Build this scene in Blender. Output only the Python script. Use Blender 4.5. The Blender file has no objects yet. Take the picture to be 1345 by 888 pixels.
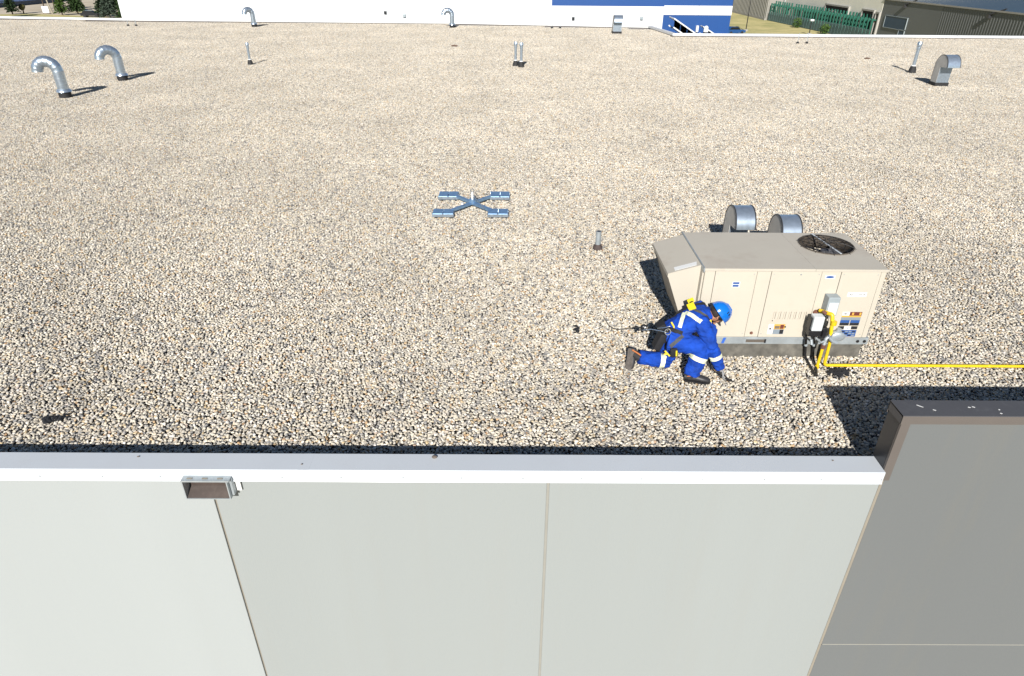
import bpy, bmesh, math, random
from mathutils import Vector, Matrix, noise as mnoise
R = math.radians
random.seed(7)
SC = bpy.context.scene
COL = SC.collection

# ------------------------------------------------------------------ camera
cam_d = bpy.data.cameras.new("camera"); cam = bpy.data.objects.new("camera", cam_d); COL.objects.link(cam)
CAM_H = 4.35
F_PX, IMG_W, IMG_H = 865.0, 1345.0, 888.0
pitch, roll, yaw = math.atan(F_PX / 1500.0), R(0.46), R(-0.3)
Zm = Matrix.Rotation(yaw, 3, 'Z')
r0 = Zm @ Vector((1, 0, 0)); f0 = Zm @ Vector((0, math.cos(pitch), -math.sin(pitch))); u0 = Zm @ Vector((0, math.sin(pitch), math.cos(pitch)))
r1 = math.cos(roll) * r0 + math.sin(roll) * u0; u1 = -math.sin(roll) * r0 + math.cos(roll) * u0
M = Matrix((r1, u1, -f0)).transposed().to_4x4(); M.translation = Vector((0, 0, CAM_H))
cam.matrix_world = M
cam_d.sensor_fit = 'HORIZONTAL'; cam_d.sensor_width = 36.0; cam_d.lens = 36.0 * F_PX / IMG_W
cam_d.clip_start = 0.1; cam_d.clip_end = 2000
SC.camera = cam

# ------------------------------------------------------------------ light
SUN_EL, SUN_AZ = 29.5, 7.8          # light travels towards +Y, drifting to +X
w = bpy.data.worlds.new("World"); SC.world = w; w.use_nodes = True
nt = w.node_tree; bg = nt.nodes['Background']
sky = nt.nodes.new('ShaderNodeTexSky'); sky.sky_type = 'NISHITA'; sky.sun_disc = False
sky.sun_elevation = R(SUN_EL); sky.sun_rotation = R(180 + SUN_AZ)
sky.air_density = 1.0; sky.dust_density = 0.3; sky.ozone_density = 3.0
nt.links.new(sky.outputs[0], bg.inputs[0]); bg.inputs[1].default_value = 0.05
sl = bpy.data.lights.new("sun", 'SUN'); sl.energy = 5.0; sl.angle = R(0.5); sl.color = (1.0, 0.965, 0.915)
so = bpy.data.objects.new("sun", sl); COL.objects.link(so)
ld = Vector((math.sin(R(SUN_AZ)) * math.cos(R(SUN_EL)), math.cos(R(SUN_AZ)) * math.cos(R(SUN_EL)), -math.sin(R(SUN_EL))))
so.rotation_euler = ld.to_track_quat('-Z', 'Y').to_euler(); so.location = (0, -10, 20)
SC.view_settings.view_transform = 'Standard'; SC.view_settings.look = 'None'
SC.view_settings.exposure = 0.65; SC.view_settings.gamma = 1.0

# ------------------------------------------------------------------ materials
MATS = {}
def mat(name, col, rough=0.6, metal=0.0, var=0.0, vscale=3.0, bump=0.0, bscale=40.0, spec=0.5, dirt=None, dscale=1.5, damt=0.0, coat=0.0, stretch=None, raw=False):
    if not raw and metal < .5: col = tuple(c * .74 for c in col); dirt = tuple(c * .74 for c in dirt) if dirt else None
    m = bpy.data.materials.new(name); m.use_nodes = True
    t = m.node_tree; b = t.nodes['Principled BSDF']
    b.inputs['Base Color'].default_value = (*col, 1); b.inputs['Roughness'].default_value = rough
    b.inputs['Metallic'].default_value = metal; b.inputs['Specular IOR Level'].default_value = spec
    if coat: b.inputs['Coat Weight'].default_value = coat
    tc = t.nodes.new('ShaderNodeTexCoord'); src = tc.outputs['Object']
    if stretch:
        mp = t.nodes.new('ShaderNodeMapping'); mp.inputs['Scale'].default_value = stretch
        t.links.new(src, mp.inputs[0]); src = mp.outputs[0]
    last = None
    if var:
        n = t.nodes.new('ShaderNodeTexNoise'); n.inputs['Scale'].default_value = vscale; n.inputs['Detail'].default_value = 5
        t.links.new(src, n.inputs['Vector'])
        mx = t.nodes.new('ShaderNodeMix'); mx.data_type = 'RGBA'
        mx.inputs['A'].default_value = (*[max(0, c * (1 - var)) for c in col], 1)
        mx.inputs['B'].default_value = (*[min(1, c * (1 + var)) for c in col], 1)
        mr = t.nodes.new('ShaderNodeMapRange'); mr.inputs['From Min'].default_value = .3; mr.inputs['From Max'].default_value = .7
        t.links.new(n.outputs['Fac'], mr.inputs['Value']); t.links.new(mr.outputs[0], mx.inputs['Factor'])
        last = mx.outputs['Result']
    if damt:
        n = t.nodes.new('ShaderNodeTexNoise'); n.inputs['Scale'].default_value = dscale; n.inputs['Detail'].default_value = 8; n.inputs['Roughness'].default_value = .65
        t.links.new(src, n.inputs['Vector'])
        mr = t.nodes.new('ShaderNodeMapRange'); mr.inputs['From Min'].default_value = .52; mr.inputs['From Max'].default_value = .78; mr.inputs['To Max'].default_value = damt
        t.links.new(n.outputs['Fac'], mr.inputs['Value'])
        mx = t.nodes.new('ShaderNodeMix'); mx.data_type = 'RGBA'
        if last: t.links.new(last, mx.inputs['A'])
        else: mx.inputs['A'].default_value = (*col, 1)
        mx.inputs['B'].default_value = (*dirt, 1)
        t.links.new(mr.outputs[0], mx.inputs['Factor']); last = mx.outputs['Result']
    if last: t.links.new(last, b.inputs['Base Color'])
    if bump:
        n = t.nodes.new('ShaderNodeTexNoise'); n.inputs['Scale'].default_value = bscale; n.inputs['Detail'].default_value = 4
        t.links.new(src, n.inputs['Vector'])
        bp = t.nodes.new('ShaderNodeBump'); bp.inputs['Strength'].default_value = bump; bp.inputs['Distance'].default_value = .01
        t.links.new(n.outputs['Fac'], bp.inputs['Height']); t.links.new(bp.outputs[0], b.inputs['Normal'])
    MATS[name] = m
    return m
wall_light = mat('wall_light', (.276, .296, .294), .85, raw=True, var=.02, vscale=.5, bump=.15, bscale=120, dirt=(.27, .275, .26), damt=.22, dscale=2.2, stretch=(1.3, 1, .10))
wall_mid = mat('wall_mid', (.232, .250, .245), .85, raw=True, var=.02, vscale=.5, bump=.15, bscale=120, dirt=(.23, .235, .22), damt=.28, dscale=2.2, stretch=(1.3, 1, .10))
wall_dark = mat('wall_dark', (.108, .115, .115), .85, raw=True, var=.03, vscale=.5, bump=.15, bscale=120, dirt=(.125, .123, .108), damt=.6, dscale=1.6, stretch=(1.1, 1, .15))
sealant = mat('sealant', (.20, .18, .145), .8, raw=True, var=.06, vscale=5)
sealant_lt = mat('sealant_light', (.22, .215, .19), .8, raw=True, var=.04, vscale=5)
white_flash = mat('white_flashing', (.84, .85, .84), .35, var=.015, vscale=2, dirt=(.5, .48, .45), damt=.12, dscale=6)
cap_flash = mat('coping_flashing', (.44, .465, .49), .35, raw=True, var=.02, vscale=1.5, dirt=(.42, .42, .42), damt=.2, dscale=5, bump=.03, bscale=3)
shaded_flash = mat('bronze_flashing_shaded', (.066, .064, .066), .35, raw=True, var=.06, vscale=3, dirt=(.2, .2, .2), damt=.15, dscale=9)  # coping bronze again, with the dimmer light on top put into the colour
brown_flash = mat('bronze_flashing', (.098, .086, .078), .4, raw=True, var=.04, vscale=3)
black_or_shaded = mat('black_or_shaded_metal', (.045, .045, .048), .3, var=.1, vscale=3)
dropping = mat('bird_dropping', (.8, .8, .78), .8)
galv = mat('galvanised', (.50, .58, .66), .30, .82, var=.12, vscale=14, bump=.04, bscale=10, dirt=(.4, .42, .45), damt=.3, dscale=12)
galv_dull = mat('galvanised_dull', (.38, .42, .44), .45, .5, var=.12, vscale=9, dirt=(.25, .24, .22), damt=.4, dscale=8)
galv_face = mat('hood_side', (.50, .475, .43), .6, .0, raw=True, var=.08, vscale=6)
black_rub = mat('black_flashing_boot', (.02, .02, .021), .75, var=.3, vscale=20)
tan_paint = mat('tan_paint', (.44, .402, .332), .5, raw=True, var=.02, vscale=2.5, dirt=(.3, .25, .19), damt=.12, dscale=7)
tan_top = mat('tan_paint_top', (.42, .385, .322), .55, raw=True, var=.03, vscale=2, dirt=(.27, .2, .15), damt=.4, dscale=2.2)
gap_dark = mat('cabinet_inner', (.12, .10, .08), .8)
black_pl = mat('black_plastic', (.015, .015, .017), .4)
fan_grey = mat('fan_blade', (.10, .10, .11), .5, .3, var=.2, vscale=8)
coil = mat('condenser_coil', (.12, .10, .08), .6, .4, var=.4, vscale=30)
yellow_p = mat('yellow_gas_paint', (.82, .56, .015), .4, var=.06, vscale=12, dirt=(.5, .33, .03), damt=.3, dscale=25)
grey_box = mat('grey_enclosure', (.34, .39, .41), .5, var=.05, vscale=10)
grey_lt = mat('pale_enclosure', (.66, .70, .72), .4, var=.05, vscale=10)
rust = mat('rusty_cap', (.17, .07, .045), .8, var=.3, vscale=30)
curb_m = mat('curb_membrane', (.125, .118, .10), .85, var=.3, vscale=9, dirt=(.28, .26, .22), damt=.7, dscale=5, bump=.4, bscale=25)
white_lbl = mat('label_white', (.85, .85, .82), .5)
blue_lbl = mat('label_blue', (.03, .10, .32), .5)
black_lbl = mat('label_black', (.02, .02, .025), .5)
orange_lbl = mat('label_orange', (.75, .42, .08), .5)
red_lbl = mat('label_maroon', (.16, .04, .03), .5)
grey_lbl = mat('label_grey', (.25, .30, .34), .5)
coverall_m = mat('coverall_cloth', (.004, .042, .29), .85, raw=True, var=.38, vscale=7, dirt=(.03, .06, .2), damt=.4, dscale=4, bump=.8, bscale=26, spec=.25)
reflect_m = mat('reflective_tape', (.80, .84, .62), .35, var=.04, vscale=20)
strap_m = mat('harness_webbing', (.009, .009, .012), .8, var=.2, vscale=60)
strap_g = mat('grey_webbing', (.07, .073, .078), .8, var=.1, vscale=60)
yellow_f = mat('yellow_fabric', (.85, .66, .02), .6, var=.06, vscale=20)
skin_m = mat('skin', (.50, .24, .14), .55, var=.06, vscale=20)
hair_m = mat('hair', (.03, .018, .012), .8, var=.3, vscale=60)
helmet_m = mat('helmet_shell', (.005, .12, .46), .18, raw=True, coat=.4)
boot_m = mat('boot_leather', (.035, .034, .036), .5, var=.3, vscale=30)
boot_sole = mat('boot_sole', (.15, .13, .115), .8, var=.25, vscale=25)
glove_m = mat('work_glove', (.30, .30, .30), .8, var=.2, vscale=30)
tool_m = mat('dark_steel', (.05, .05, .055), .35, .7)
steel_m = mat('bright_steel', (.75, .77, .8), .2, 1.0)
cable_m = mat('wire_rope', (.10, .10, .10), .5, .4)
bld_white = mat('white_cladding', (.86, .87, .87), .6, var=.008, vscale=.2)
bld_blue = mat('blue_cladding', (.002, .05, .20), .5, raw=True, var=.03, vscale=.3)
bld_grey = mat('grey_ribbed_steel', (.30, .29, .255), .6, var=.05, vscale=.15)
bld_dark = mat('dark_ribbed_steel', (.15, .158, .155), .6, var=.06, vscale=.15)
bld_darkp = mat('dark_flat_panel', (.17, .178, .172), .6, var=.04, vscale=.15)
bld_tan = mat('pale_concrete', (.80, .77, .67), .8, raw=True, var=.05, vscale=.2)
bld_roof = mat('dark_roof_sky_tint', (.045, .075, .105), .5, var=.08, vscale=.1)  # dark metal roof, reflected sky put into the colour as blue
glass_m = mat('window_glass', (.035, .075, .13), .35, spec=.25)
opening_m = mat('dark_opening', (.03, .02, .018), .8)
concrete = mat('concrete', (.42, .40, .36), .85, var=.08, vscale=4)
tree_trunk = mat('bark', (.09, .065, .045), .9, var=.3, vscale=3)
def foliage(name, a): return mat(name, a, .8, var=.45, vscale=1.2, spec=.2)
leaf_dark = foliage('needles_dark', (.030, .055, .022)); leaf_mid = foliage('needles_mid', (.045, .085, .025))
leaf_blue = foliage('needles_blue', (.075, .105, .075)); leaf_green = foliage('leaves_green', (.07, .13, .025))
car_dark = mat('car_dark', (.012, .014, .018), .2, coat=.6); car_glass = mat('car_glass', (.012, .014, .017), .25)
car_blue = mat('car_blue', (.012, .08, .26), .25, coat=.5)
tyre_m = mat('tyre', (.02, .02, .02), .8)
green_steel = mat('green_steel', (.012, .12, .08), .5, var=.15, vscale=1)
teal_mesh = mat('teal_slats', (.10, .17, .16), .6, var=.15, vscale=1)
wood_m = mat('weathered_wood', (.2, .15, .1), .85, var=.2, vscale=2)

# ------------------------------------------------------------------ helpers
def T(o, label=None, cat=None, group=None, kind=None):
    if label: o['label'] = label
    if cat: o['category'] = cat
    if group: o['group'] = group
    if kind: o['kind'] = kind
    return o
def empty(name, loc=(0, 0, 0), rz=0.0, label=None, cat=None, group=None):
    o = bpy.data.objects.new(name, None); COL.objects.link(o); o.location = loc; o.rotation_euler = (0, 0, rz)
    o.empty_display_size = .1
    return T(o, label, cat, group)
def obj(name, bm, m, parent=None, smooth=False, world=False, origin=None):
    """one mesh object; world=True: bm is in world coordinates although it has a parent"""
    if world and parent is not None:
        off = Vector(parent.location)
        p = parent.parent
        while p is not None: off += Vector(p.location); p = p.parent
        bmesh.ops.translate(bm, vec=-off, verts=bm.verts)
    if origin is not None:
        bmesh.ops.translate(bm, vec=-Vector(origin), verts=bm.verts)
    bmesh.ops.recalc_face_normals(bm, faces=bm.faces)
    me = bpy.data.meshes.new(name); bm.to_mesh(me); bm.free()
    for mm in (m if isinstance(m, (list, tuple)) else [m]): me.materials.append(mm)
    if smooth:
        for p in me.polygons: p.use_smooth = True
        try: me.set_sharp_from_angle(angle=R(40))
        except Exception: pass
    o = bpy.data.objects.new(name, me); COL.objects.link(o)
    if origin is not None: o.location = origin
    if parent is not None: o.parent = parent
    return o
def tree_copy(o, parent=None, loc=None, rz=None, scale=None):
    c = o.copy(); COL.objects.link(c)
    if parent is not None: c.parent = parent
    if loc is not None: c.location = loc
    if rz is not None: c.rotation_euler = (0, 0, rz)
    if scale is not None: c.scale = scale if not isinstance(scale, (int, float)) else (scale,) * 3
    for ch in [x for x in o.children]: tree_copy(ch, c)
    return c
def B(): return bmesh.new()
def box(bm, x0, x1, y0, y1, z0, z1, bev=0.0, mi=0):
    vs = [bm.verts.new(p) for p in ((x0, y0, z0), (x1, y0, z0), (x1, y1, z0), (x0, y1, z0), (x0, y0, z1), (x1, y0, z1), (x1, y1, z1), (x0, y1, z1))]
    fs = [bm.faces.new([vs[i] for i in f]) for f in ((0, 3, 2, 1), (4, 5, 6, 7), (0, 1, 5, 4), (1, 2, 6, 5), (2, 3, 7, 6), (3, 0, 4, 7))]
    for f in fs: f.material_index = mi
    if bev: bmesh.ops.bevel(bm, geom=list({e for f in fs for e in f.edges}), offset=bev, segments=2, affect='EDGES', profile=.6)
    return bm
def prism(bm, poly, axis, a, b, mi=0):
    """extrude 2-D polygon along axis (0,1,2) between a and b"""
    def P(u, v, t):
        return {0: (t, u, v), 1: (u, t, v), 2: (u, v, t)}[axis]
    A = [bm.verts.new(P(u, v, a)) for u, v in poly]; C = [bm.verts.new(P(u, v, b)) for u, v in poly]
    n = len(poly); fs = [bm.faces.new(A), bm.faces.new(C[::-1])]
    for i in range(n): fs.append(bm.faces.new((A[i], C[i], C[(i + 1) % n], A[(i + 1) % n])))
    for f in fs: f.material_index = mi
    return bm
def sweep(bm, pts, rad, n=10, cap=True, ell=None, up=None, mi=0):
    """tube through pts; rad scalar/list; ell=(a,b) list of ellipse factors along side/up"""
    pts = [Vector(p) for p in pts]; m = len(pts)
    if not isinstance(rad, (list, tuple)): rad = [rad] * m
    tang = []
    for i in range(m):
        a = pts[max(0, i - 1)]; b = pts[min(m - 1, i + 1)]; tang.append((b - a).normalized())
    u = Vector(up) if up else (Vector((0, 0, 1)) if abs(tang[0].z) < .9 else Vector((0, 1, 0)))
    rings = []
    for i in range(m):
        t = tang[i]; u = (u - t * u.dot(t)).normalized(); s = t.cross(u)
        ea, eb = ell[i] if ell else (1, 1)
        rings.append([bm.verts.new(pts[i] + (s * math.cos(2 * math.pi * k / n) * ea + u * math.sin(2 * math.pi * k / n) * eb) * rad[i]) for k in range(n)])
    for i in range(m - 1):
        for k in range(n):
            f = bm.faces.new((rings[i][k], rings[i][(k + 1) % n], rings[i + 1][(k + 1) % n], rings[i + 1][k])); f.material_index = mi
    if cap:
        f = bm.faces.new(rings[0][::-1]); f.material_index = mi
        f = bm.faces.new(rings[-1]); f.material_index = mi
    return bm
def cyl(bm, x, y, z0, z1, r0, r1=None, n=20): return sweep(bm, [(x, y, z0), (x, y, z1)], [r0, r0 if r1 is None else r1], n)
def ellipsoid(bm, c, rx, ry, rz, M3=None, seg=16, rings=10):
    g = bmesh.ops.create_uvsphere(bm, u_segments=seg, v_segments=rings, radius=1.0)['verts']
    for v in g:
        p = Vector((v.co.x * rx, v.co.y * ry, v.co.z * rz))
        if M3 is not None: p = M3 @ p
        v.co = p + Vector(c)
    return bm
def bar(bm, p0, p1, wd, ht, up=(0, 0, 1), mi=0):
    p0, p1 = Vector(p0), Vector(p1); t = (p1 - p0).normalized(); u = Vector(up); u = (u - t * u.dot(t)).normalized(); s = t.cross(u)
    A = [p0 + s * a * wd / 2 + u * b * ht / 2 for a, b in ((-1, -1), (1, -1), (1, 1), (-1, 1))]
    C = [p + (p1 - p0) for p in A]
    A = [bm.verts.new(p) for p in A]; C = [bm.verts.new(p) for p in C]
    fs = [bm.faces.new(A[::-1]), bm.faces.new(C)]
    for i in range(4): fs.append(bm.faces.new((A[i], A[(i + 1) % 4], C[(i + 1) % 4], C[i])))
    for f in fs: f.material_index = mi
    return bm
def quad(bm, pts, mi=0):
    f = bm.faces.new([bm.verts.new(p) for p in pts]); f.material_index = mi; return bm

# ================================================================== SETTING: ground
GZ = -9.0
def ground_mat():
    m = bpy.data.materials.new('ground_dirt'); m.use_nodes = True; t = m.node_tree; b = t.nodes['Principled BSDF']; b.inputs['Roughness'].default_value = .95
    g = t.nodes.new('ShaderNodeNewGeometry'); n = t.nodes.new('ShaderNodeTexNoise'); n.inputs['Scale'].default_value = .06; n.inputs['Detail'].default_value = 8; n.inputs['Roughness'].default_value = .7
    t.links.new(g.outputs['Position'], n.inputs['Vector'])
    r = t.nodes.new('ShaderNodeValToRGB'); r.color_ramp.elements[0].position = .35; r.color_ramp.elements[0].color = (.38, .32, .23, 1)
    r.color_ramp.elements[1].position = .65; r.color_ramp.elements[1].color = (.52, .45, .35, 1)
    t.links.new(n.outputs['Fac'], r.inputs[0]); t.links.new(r.outputs[0], b.inputs['Base Color']); return m
def grass_mat():
    m = bpy.data.materials.new('dry_grass'); m.use_nodes = True; t = m.node_tree; b = t.nodes['Principled BSDF']; b.inputs['Roughness'].default_value = .95
    g = t.nodes.new('ShaderNodeNewGeometry'); n = t.nodes.new('ShaderNodeTexNoise'); n.inputs['Scale'].default_value = .12; n.inputs['Detail'].default_value = 9; n.inputs['Roughness'].default_value = .75
    t.links.new(g.outputs['Position'], n.inputs['Vector'])
    r = t.nodes.new('ShaderNodeValToRGB'); r.color_ramp.elements[0].position = .3; r.color_ramp.elements[0].color = (.24, .24, .08, 1)
    r.color_ramp.elements[1].position = .62; r.color_ramp.elements[1].color = (.50, .42, .19, 1)
    t.links.new(n.outputs['Fac'], r.inputs[0]); t.links.new(r.outputs[0], b.inputs['Base Color']); return m
gm = ground_mat(); grm = grass_mat()
b = B(); quad(b, [(-1500, -300, GZ), (1500, -300, GZ), (1500, 1800, GZ), (-1500, 1800, GZ)]); T(obj('ground', b, gm), kind='structure')
def sheet(name, poly, z, m):
    b = B(); b.faces.new([b.verts.new((x, y, z)) for x, y in poly]); return T(obj(name, b, m), kind='structure')
sheet('grass_field', [(20, 66), (75, 66), (75, 120), (67, 150), (65.6, 232), (30, 232), (20, 150)], GZ + .02, grm)
sheet('grass_verge', [(-150, 180), (-122, 178), (-90, 171), (-78, 174), (-100, 182), (-124, 190)], GZ + .02, grm)
sheet('grass_strip', [(-118, 196), (-96, 189), (-92, 193), (-114, 203)], GZ + .02, grm)
asph = mat('asphalt', (.10, .10, .10), .9, var=.15, vscale=.3)
sheet('road', [(-140, 150), (-40, 150), (-60, 170), (-92, 169.5), (-122, 175.5), (-150, 172)], GZ + .04, asph)

# ================================================================== SETTING: roof deck + gravel
memb = mat('roof_membrane', (.05, .045, .04), .9, var=.3, vscale=6)
def far_y(x):
    if x < 10.0:
        if x < -29: return 55.37 + (-29 - x) * .11
        if x < -4.6: return 55.37 + (x + 29) * (54.82 - 55.37) / 24.4
        return 54.82 + (x + 4.6) * (52.6 - 54.82) / 14.5
    if x < 10.6: return 52.6 - (x - 10) / .6 * 5.6
    return 47.0
outline = [(-70, 4.9), (60, 4.9), (60, 46.7), (10.5, 47.0), (9.95, 52.6), (-4.6, 54.82), (-29, 55.37), (-70, 59.8)]
b = B(); prism(b, outline, 2, -.35, -.04); T(obj('roof_deck', b, memb), kind='structure')
b = B(); prism(b, [(-70, 5.3), (60, 5.3), (60, 46.7), (10.5, 47.0), (9.95, 52.6), (-4.6, 54.82), (-29, 55.37), (-70, 59.8)], 2, GZ, -.353)
T(obj('building_core', b, wall_mid), label='warehouse body below the gravel roof, mostly hidden', cat='building')

def stone_mat():
    m = bpy.data.materials.new('river_gravel'); m.use_nodes = True; t = m.node_tree; b = t.nodes['Principled BSDF']
    b.inputs['Roughness'].default_value = .7; b.inputs['Specular IOR Level'].default_value = .35
    a = t.nodes.new('ShaderNodeAttribute'); a.attribute_name = 'tint'
    r = t.nodes.new('ShaderNodeValToRGB'); cr = r.color_ramp
    stops = [(0, (.10, .10, .10)), (.05, (.23, .225, .21)), (.17, (.36, .34, .295)), (.36, (.46, .41, .32)), (.55, (.52, .47, .365)), (.70, (.57, .525, .425)), (.83, (.66, .62, .53)), (.92, (.50, .39, .225)), (.965, (.34, .21, .11)), (1, (.74, .71, .64))]
    while len(cr.elements) < len(stops): cr.elements.new(.5)
    for e, (p, c) in zip(cr.elements, stops): e.position = p; e.color = (c[0] * .985, c[1] * .98, c[2] * 1.01, 1)
    t.links.new(a.outputs['Fac'], r.inputs[0])
    g = t.nodes.new('ShaderNodeNewGeometry')
    n = t.nodes.new('ShaderNodeTexNoise'); n.inputs['Scale'].default_value = .35; n.inputs['Detail'].default_value = 6; n.inputs['Roughness'].default_value = .6
    t.links.new(g.outputs['Position'], n.inputs['Vector'])
    n2 = t.nodes.new('ShaderNodeTexNoise'); n2.inputs['Scale'].default_value = 22; n2.inputs['Detail'].default_value = 2
    t.links.new(g.outputs['Position'], n2.inputs['Vector'])
    mr = t.nodes.new('ShaderNodeMapRange'); mr.inputs['From Min'].default_value = .3; mr.inputs['From Max'].default_value = .7; mr.inputs['To Min'].default_value = .86; mr.inputs['To Max'].default_value = 1.09
    t.links.new(n.outputs['Fac'], mr.inputs['Value'])
    mr2 = t.nodes.new('ShaderNodeMapRange'); mr2.inputs['From Min'].default_value = .25; mr2.inputs['From Max'].default_value = .75; mr2.inputs['To Min'].default_value = .72; mr2.inputs['To Max'].default_value = 1.3
    t.links.new(n2.outputs['Fac'], mr2.inputs['Value'])
    mu = t.nodes.new('ShaderNodeMath'); mu.operation = 'MULTIPLY'; t.links.new(mr.outputs[0], mu.inputs[0]); t.links.new(mr2.outputs[0], mu.inputs[1])
    vm = t.nodes.new('ShaderNodeVectorMath'); vm.operation = 'SCALE'; t.links.new(r.outputs[0], vm.inputs[0]); t.links.new(mu.outputs[0], vm.inputs['Scale'])
    t.links.new(vm.outputs[0], b.inputs['Base Color']); return m
stone_m = stone_mat()
TS = 1.0
pts = []
iy = 0
y = 4.93 + TS / 2
while y < 58:
    x = -58.0
    while x < 50:
        if abs(x) < 12 + y * .95 and y + .35 < far_y(x): pts.append((x, y, 0))
        x += TS
    y += TS
me = bpy.data.meshes.new('gravel'); me.from_pydata(pts, [], []); me.materials.append(stone_m)
gravel = bpy.data.objects.new('gravel', me); COL.objects.link(gravel)
T(gravel, 'beige and grey river gravel spread over the flat roof', 'gravel', kind='stuff')
ng = bpy.data.node_groups.new('gravel_nodes', 'GeometryNodeTree')
ng.interface.new_socket('Geometry', in_out='INPUT', socket_type='NodeSocketGeometry'); ng.interface.new_socket('Geometry', in_out='OUTPUT', socket_type='NodeSocketGeometry')
N = ng.nodes; L = ng.links
gi = N.new('NodeGroupInput'); go = N.new('NodeGroupOutput')
def rnd(dt, lo, hi, seed):
    n = N.new('FunctionNodeRandomValue'); n.data_type = dt
    i = {'FLOAT': (2, 3), 'FLOAT_VECTOR': (0, 1), 'INT': (4, 5)}[dt]
    n.inputs[i[0]].default_value = lo; n.inputs[i[1]].default_value = hi
    n.inputs['Seed'].default_value = seed
    return n.outputs[{'FLOAT': 1, 'FLOAT_VECTOR': 0, 'INT': 2}[dt]]
def layer(seed, dmin, dens, z0, z1, s0, s1, sub):
    g = N.new('GeometryNodeMeshGrid'); g.inputs['Size X'].default_value = TS; g.inputs['Size Y'].default_value = TS; g.inputs['Vertices X'].default_value = 2; g.inputs['Vertices Y'].default_value = 2
    d = N.new('GeometryNodeDistributePointsOnFaces'); d.distribute_method = 'POISSON'
    d.inputs['Distance Min'].default_value = dmin; d.inputs['Density Max'].default_value = dens; d.inputs['Seed'].default_value = seed
    L.new(g.outputs[0], d.inputs['Mesh'])
    sp = N.new('GeometryNodeSetPosition'); L.new(d.outputs['Points'], sp.inputs['Geometry'])
    L.new(rnd('FLOAT_VECTOR', (0, 0, z0), (0, 0, z1), seed + 3), sp.inputs['Offset'])
    ico = N.new('GeometryNodeMeshIcoSphere'); ico.inputs['Radius'].default_value = .5; ico.inputs['Subdivisions'].default_value = sub
    io = N.new('GeometryNodeInstanceOnPoints'); L.new(sp.outputs[0], io.inputs['Points']); L.new(ico.outputs[0], io.inputs['Instance'])
    L.new(rnd('FLOAT_VECTOR', (-.35, -.35, 0), (.35, .35, 6.28), seed + 1), io.inputs['Rotation'])
    L.new(rnd('FLOAT_VECTOR', (s0, s0 * .72, s0 * .5), (s1, s1 * .8, s1 * .58), seed + 2), io.inputs['Scale'])
    st = N.new('GeometryNodeStoreNamedAttribute'); st.data_type = 'FLOAT'; st.domain = 'INSTANCE'; st.inputs['Name'].default_value = 'tint'
    L.new(io.outputs[0], st.inputs['Geometry']); L.new(rnd('FLOAT', 0.0, 1.0, seed + 4), st.inputs['Value'])
    return st.outputs[0]
jall = N.new('GeometryNodeJoinGeometry')
for v in range(10):
    j = N.new('GeometryNodeJoinGeometry')
    L.new(layer(100 * v + 1, .0245, 5200, -.022, -.010, .025, .049, 2 if v < 10 else 1), j.inputs[0])
    L.new(layer(100 * v + 51, .040, 1300, -.006, .005, .022, .046, 2), j.inputs[0])
    re = N.new('GeometryNodeRealizeInstances'); L.new(j.outputs[0], re.inputs[0])
    nz = N.new('ShaderNodeTexNoise'); nz.inputs['Scale'].default_value = 56; nz.inputs['Detail'].default_value = 1
    vs = N.new('ShaderNodeVectorMath'); vs.operation = 'SUBTRACT'; vs.inputs[1].default_value = (.5, .5, .5); L.new(nz.outputs['Color'], vs.inputs[0])
    vk = N.new('ShaderNodeVectorMath'); vk.operation = 'SCALE'; vk.inputs['Scale'].default_value = .019; L.new(vs.outputs[0], vk.inputs[0])
    sp = N.new('GeometryNodeSetPosition'); L.new(re.outputs[0], sp.inputs['Geometry']); L.new(vk.outputs[0], sp.inputs['Offset'])
    sm = N.new('GeometryNodeSetMaterial'); sm.inputs['Material'].default_value = stone_m; L.new(sp.outputs[0], sm.inputs['Geometry'])
    gt = N.new('GeometryNodeGeometryToInstance'); L.new(sm.outputs[0], gt.inputs[0]); L.new(gt.outputs[0], jall.inputs[0])
io = N.new('GeometryNodeInstanceOnPoints'); L.new(gi.outputs[0], io.inputs['Points']); L.new(jall.outputs[0], io.inputs['Instance'])
io.inputs['Pick Instance'].default_value = True
L.new(rnd('INT', 0, 9, 11), io.inputs['Instance Index'])
ri = rnd('INT', 0, 3, 12); mm_ = N.new('ShaderNodeMath'); mm_.operation = 'MULTIPLY'; mm_.inputs[1].default_value = math.pi / 2; L.new(ri, mm_.inputs[0])
cx = N.new('ShaderNodeCombineXYZ'); L.new(mm_.outputs[0], cx.inputs['Z']); L.new(cx.outputs[0], io.inputs['Rotation'])
L.new(io.outputs[0], go.inputs[0])
md = gravel.modifiers.new('gravel', 'NODES'); md.node_group = ng

# ================================================================== NEAR PARAPET WALL
YF = 4.70
pw = empty('parapet_wall', (0, YF, 0), label='long pale grey precast wall with low white-edged parapet below the gravel roof', cat='wall')
def wpanel(x0, x1, m, z1=.17, y0=YF): 
    b = B(); box(b, x0, x1, y0, 4.89, GZ, z1, .006); return obj('wall_panel', b, m, pw, world=True)
wpanel(-9.2, -2.822, wall_light, y0=YF + .0)
wpanel(-2.806, .366, wall_mid, y0=YF + .012); wpanel(.392, 3.52, wall_mid, y0=YF + .012)
for x0, x1, dy, m in ((-2.822, -2.806, .02, sealant), (.366, .392, .018, sealant_lt), (3.52, 3.548, .012, sealant)):
    b = B(); box(b, x0 + .0005, x1 - .0005, YF + dy, 4.88, GZ, .165); obj('joint_sealant', b, m, pw, world=True)
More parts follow.
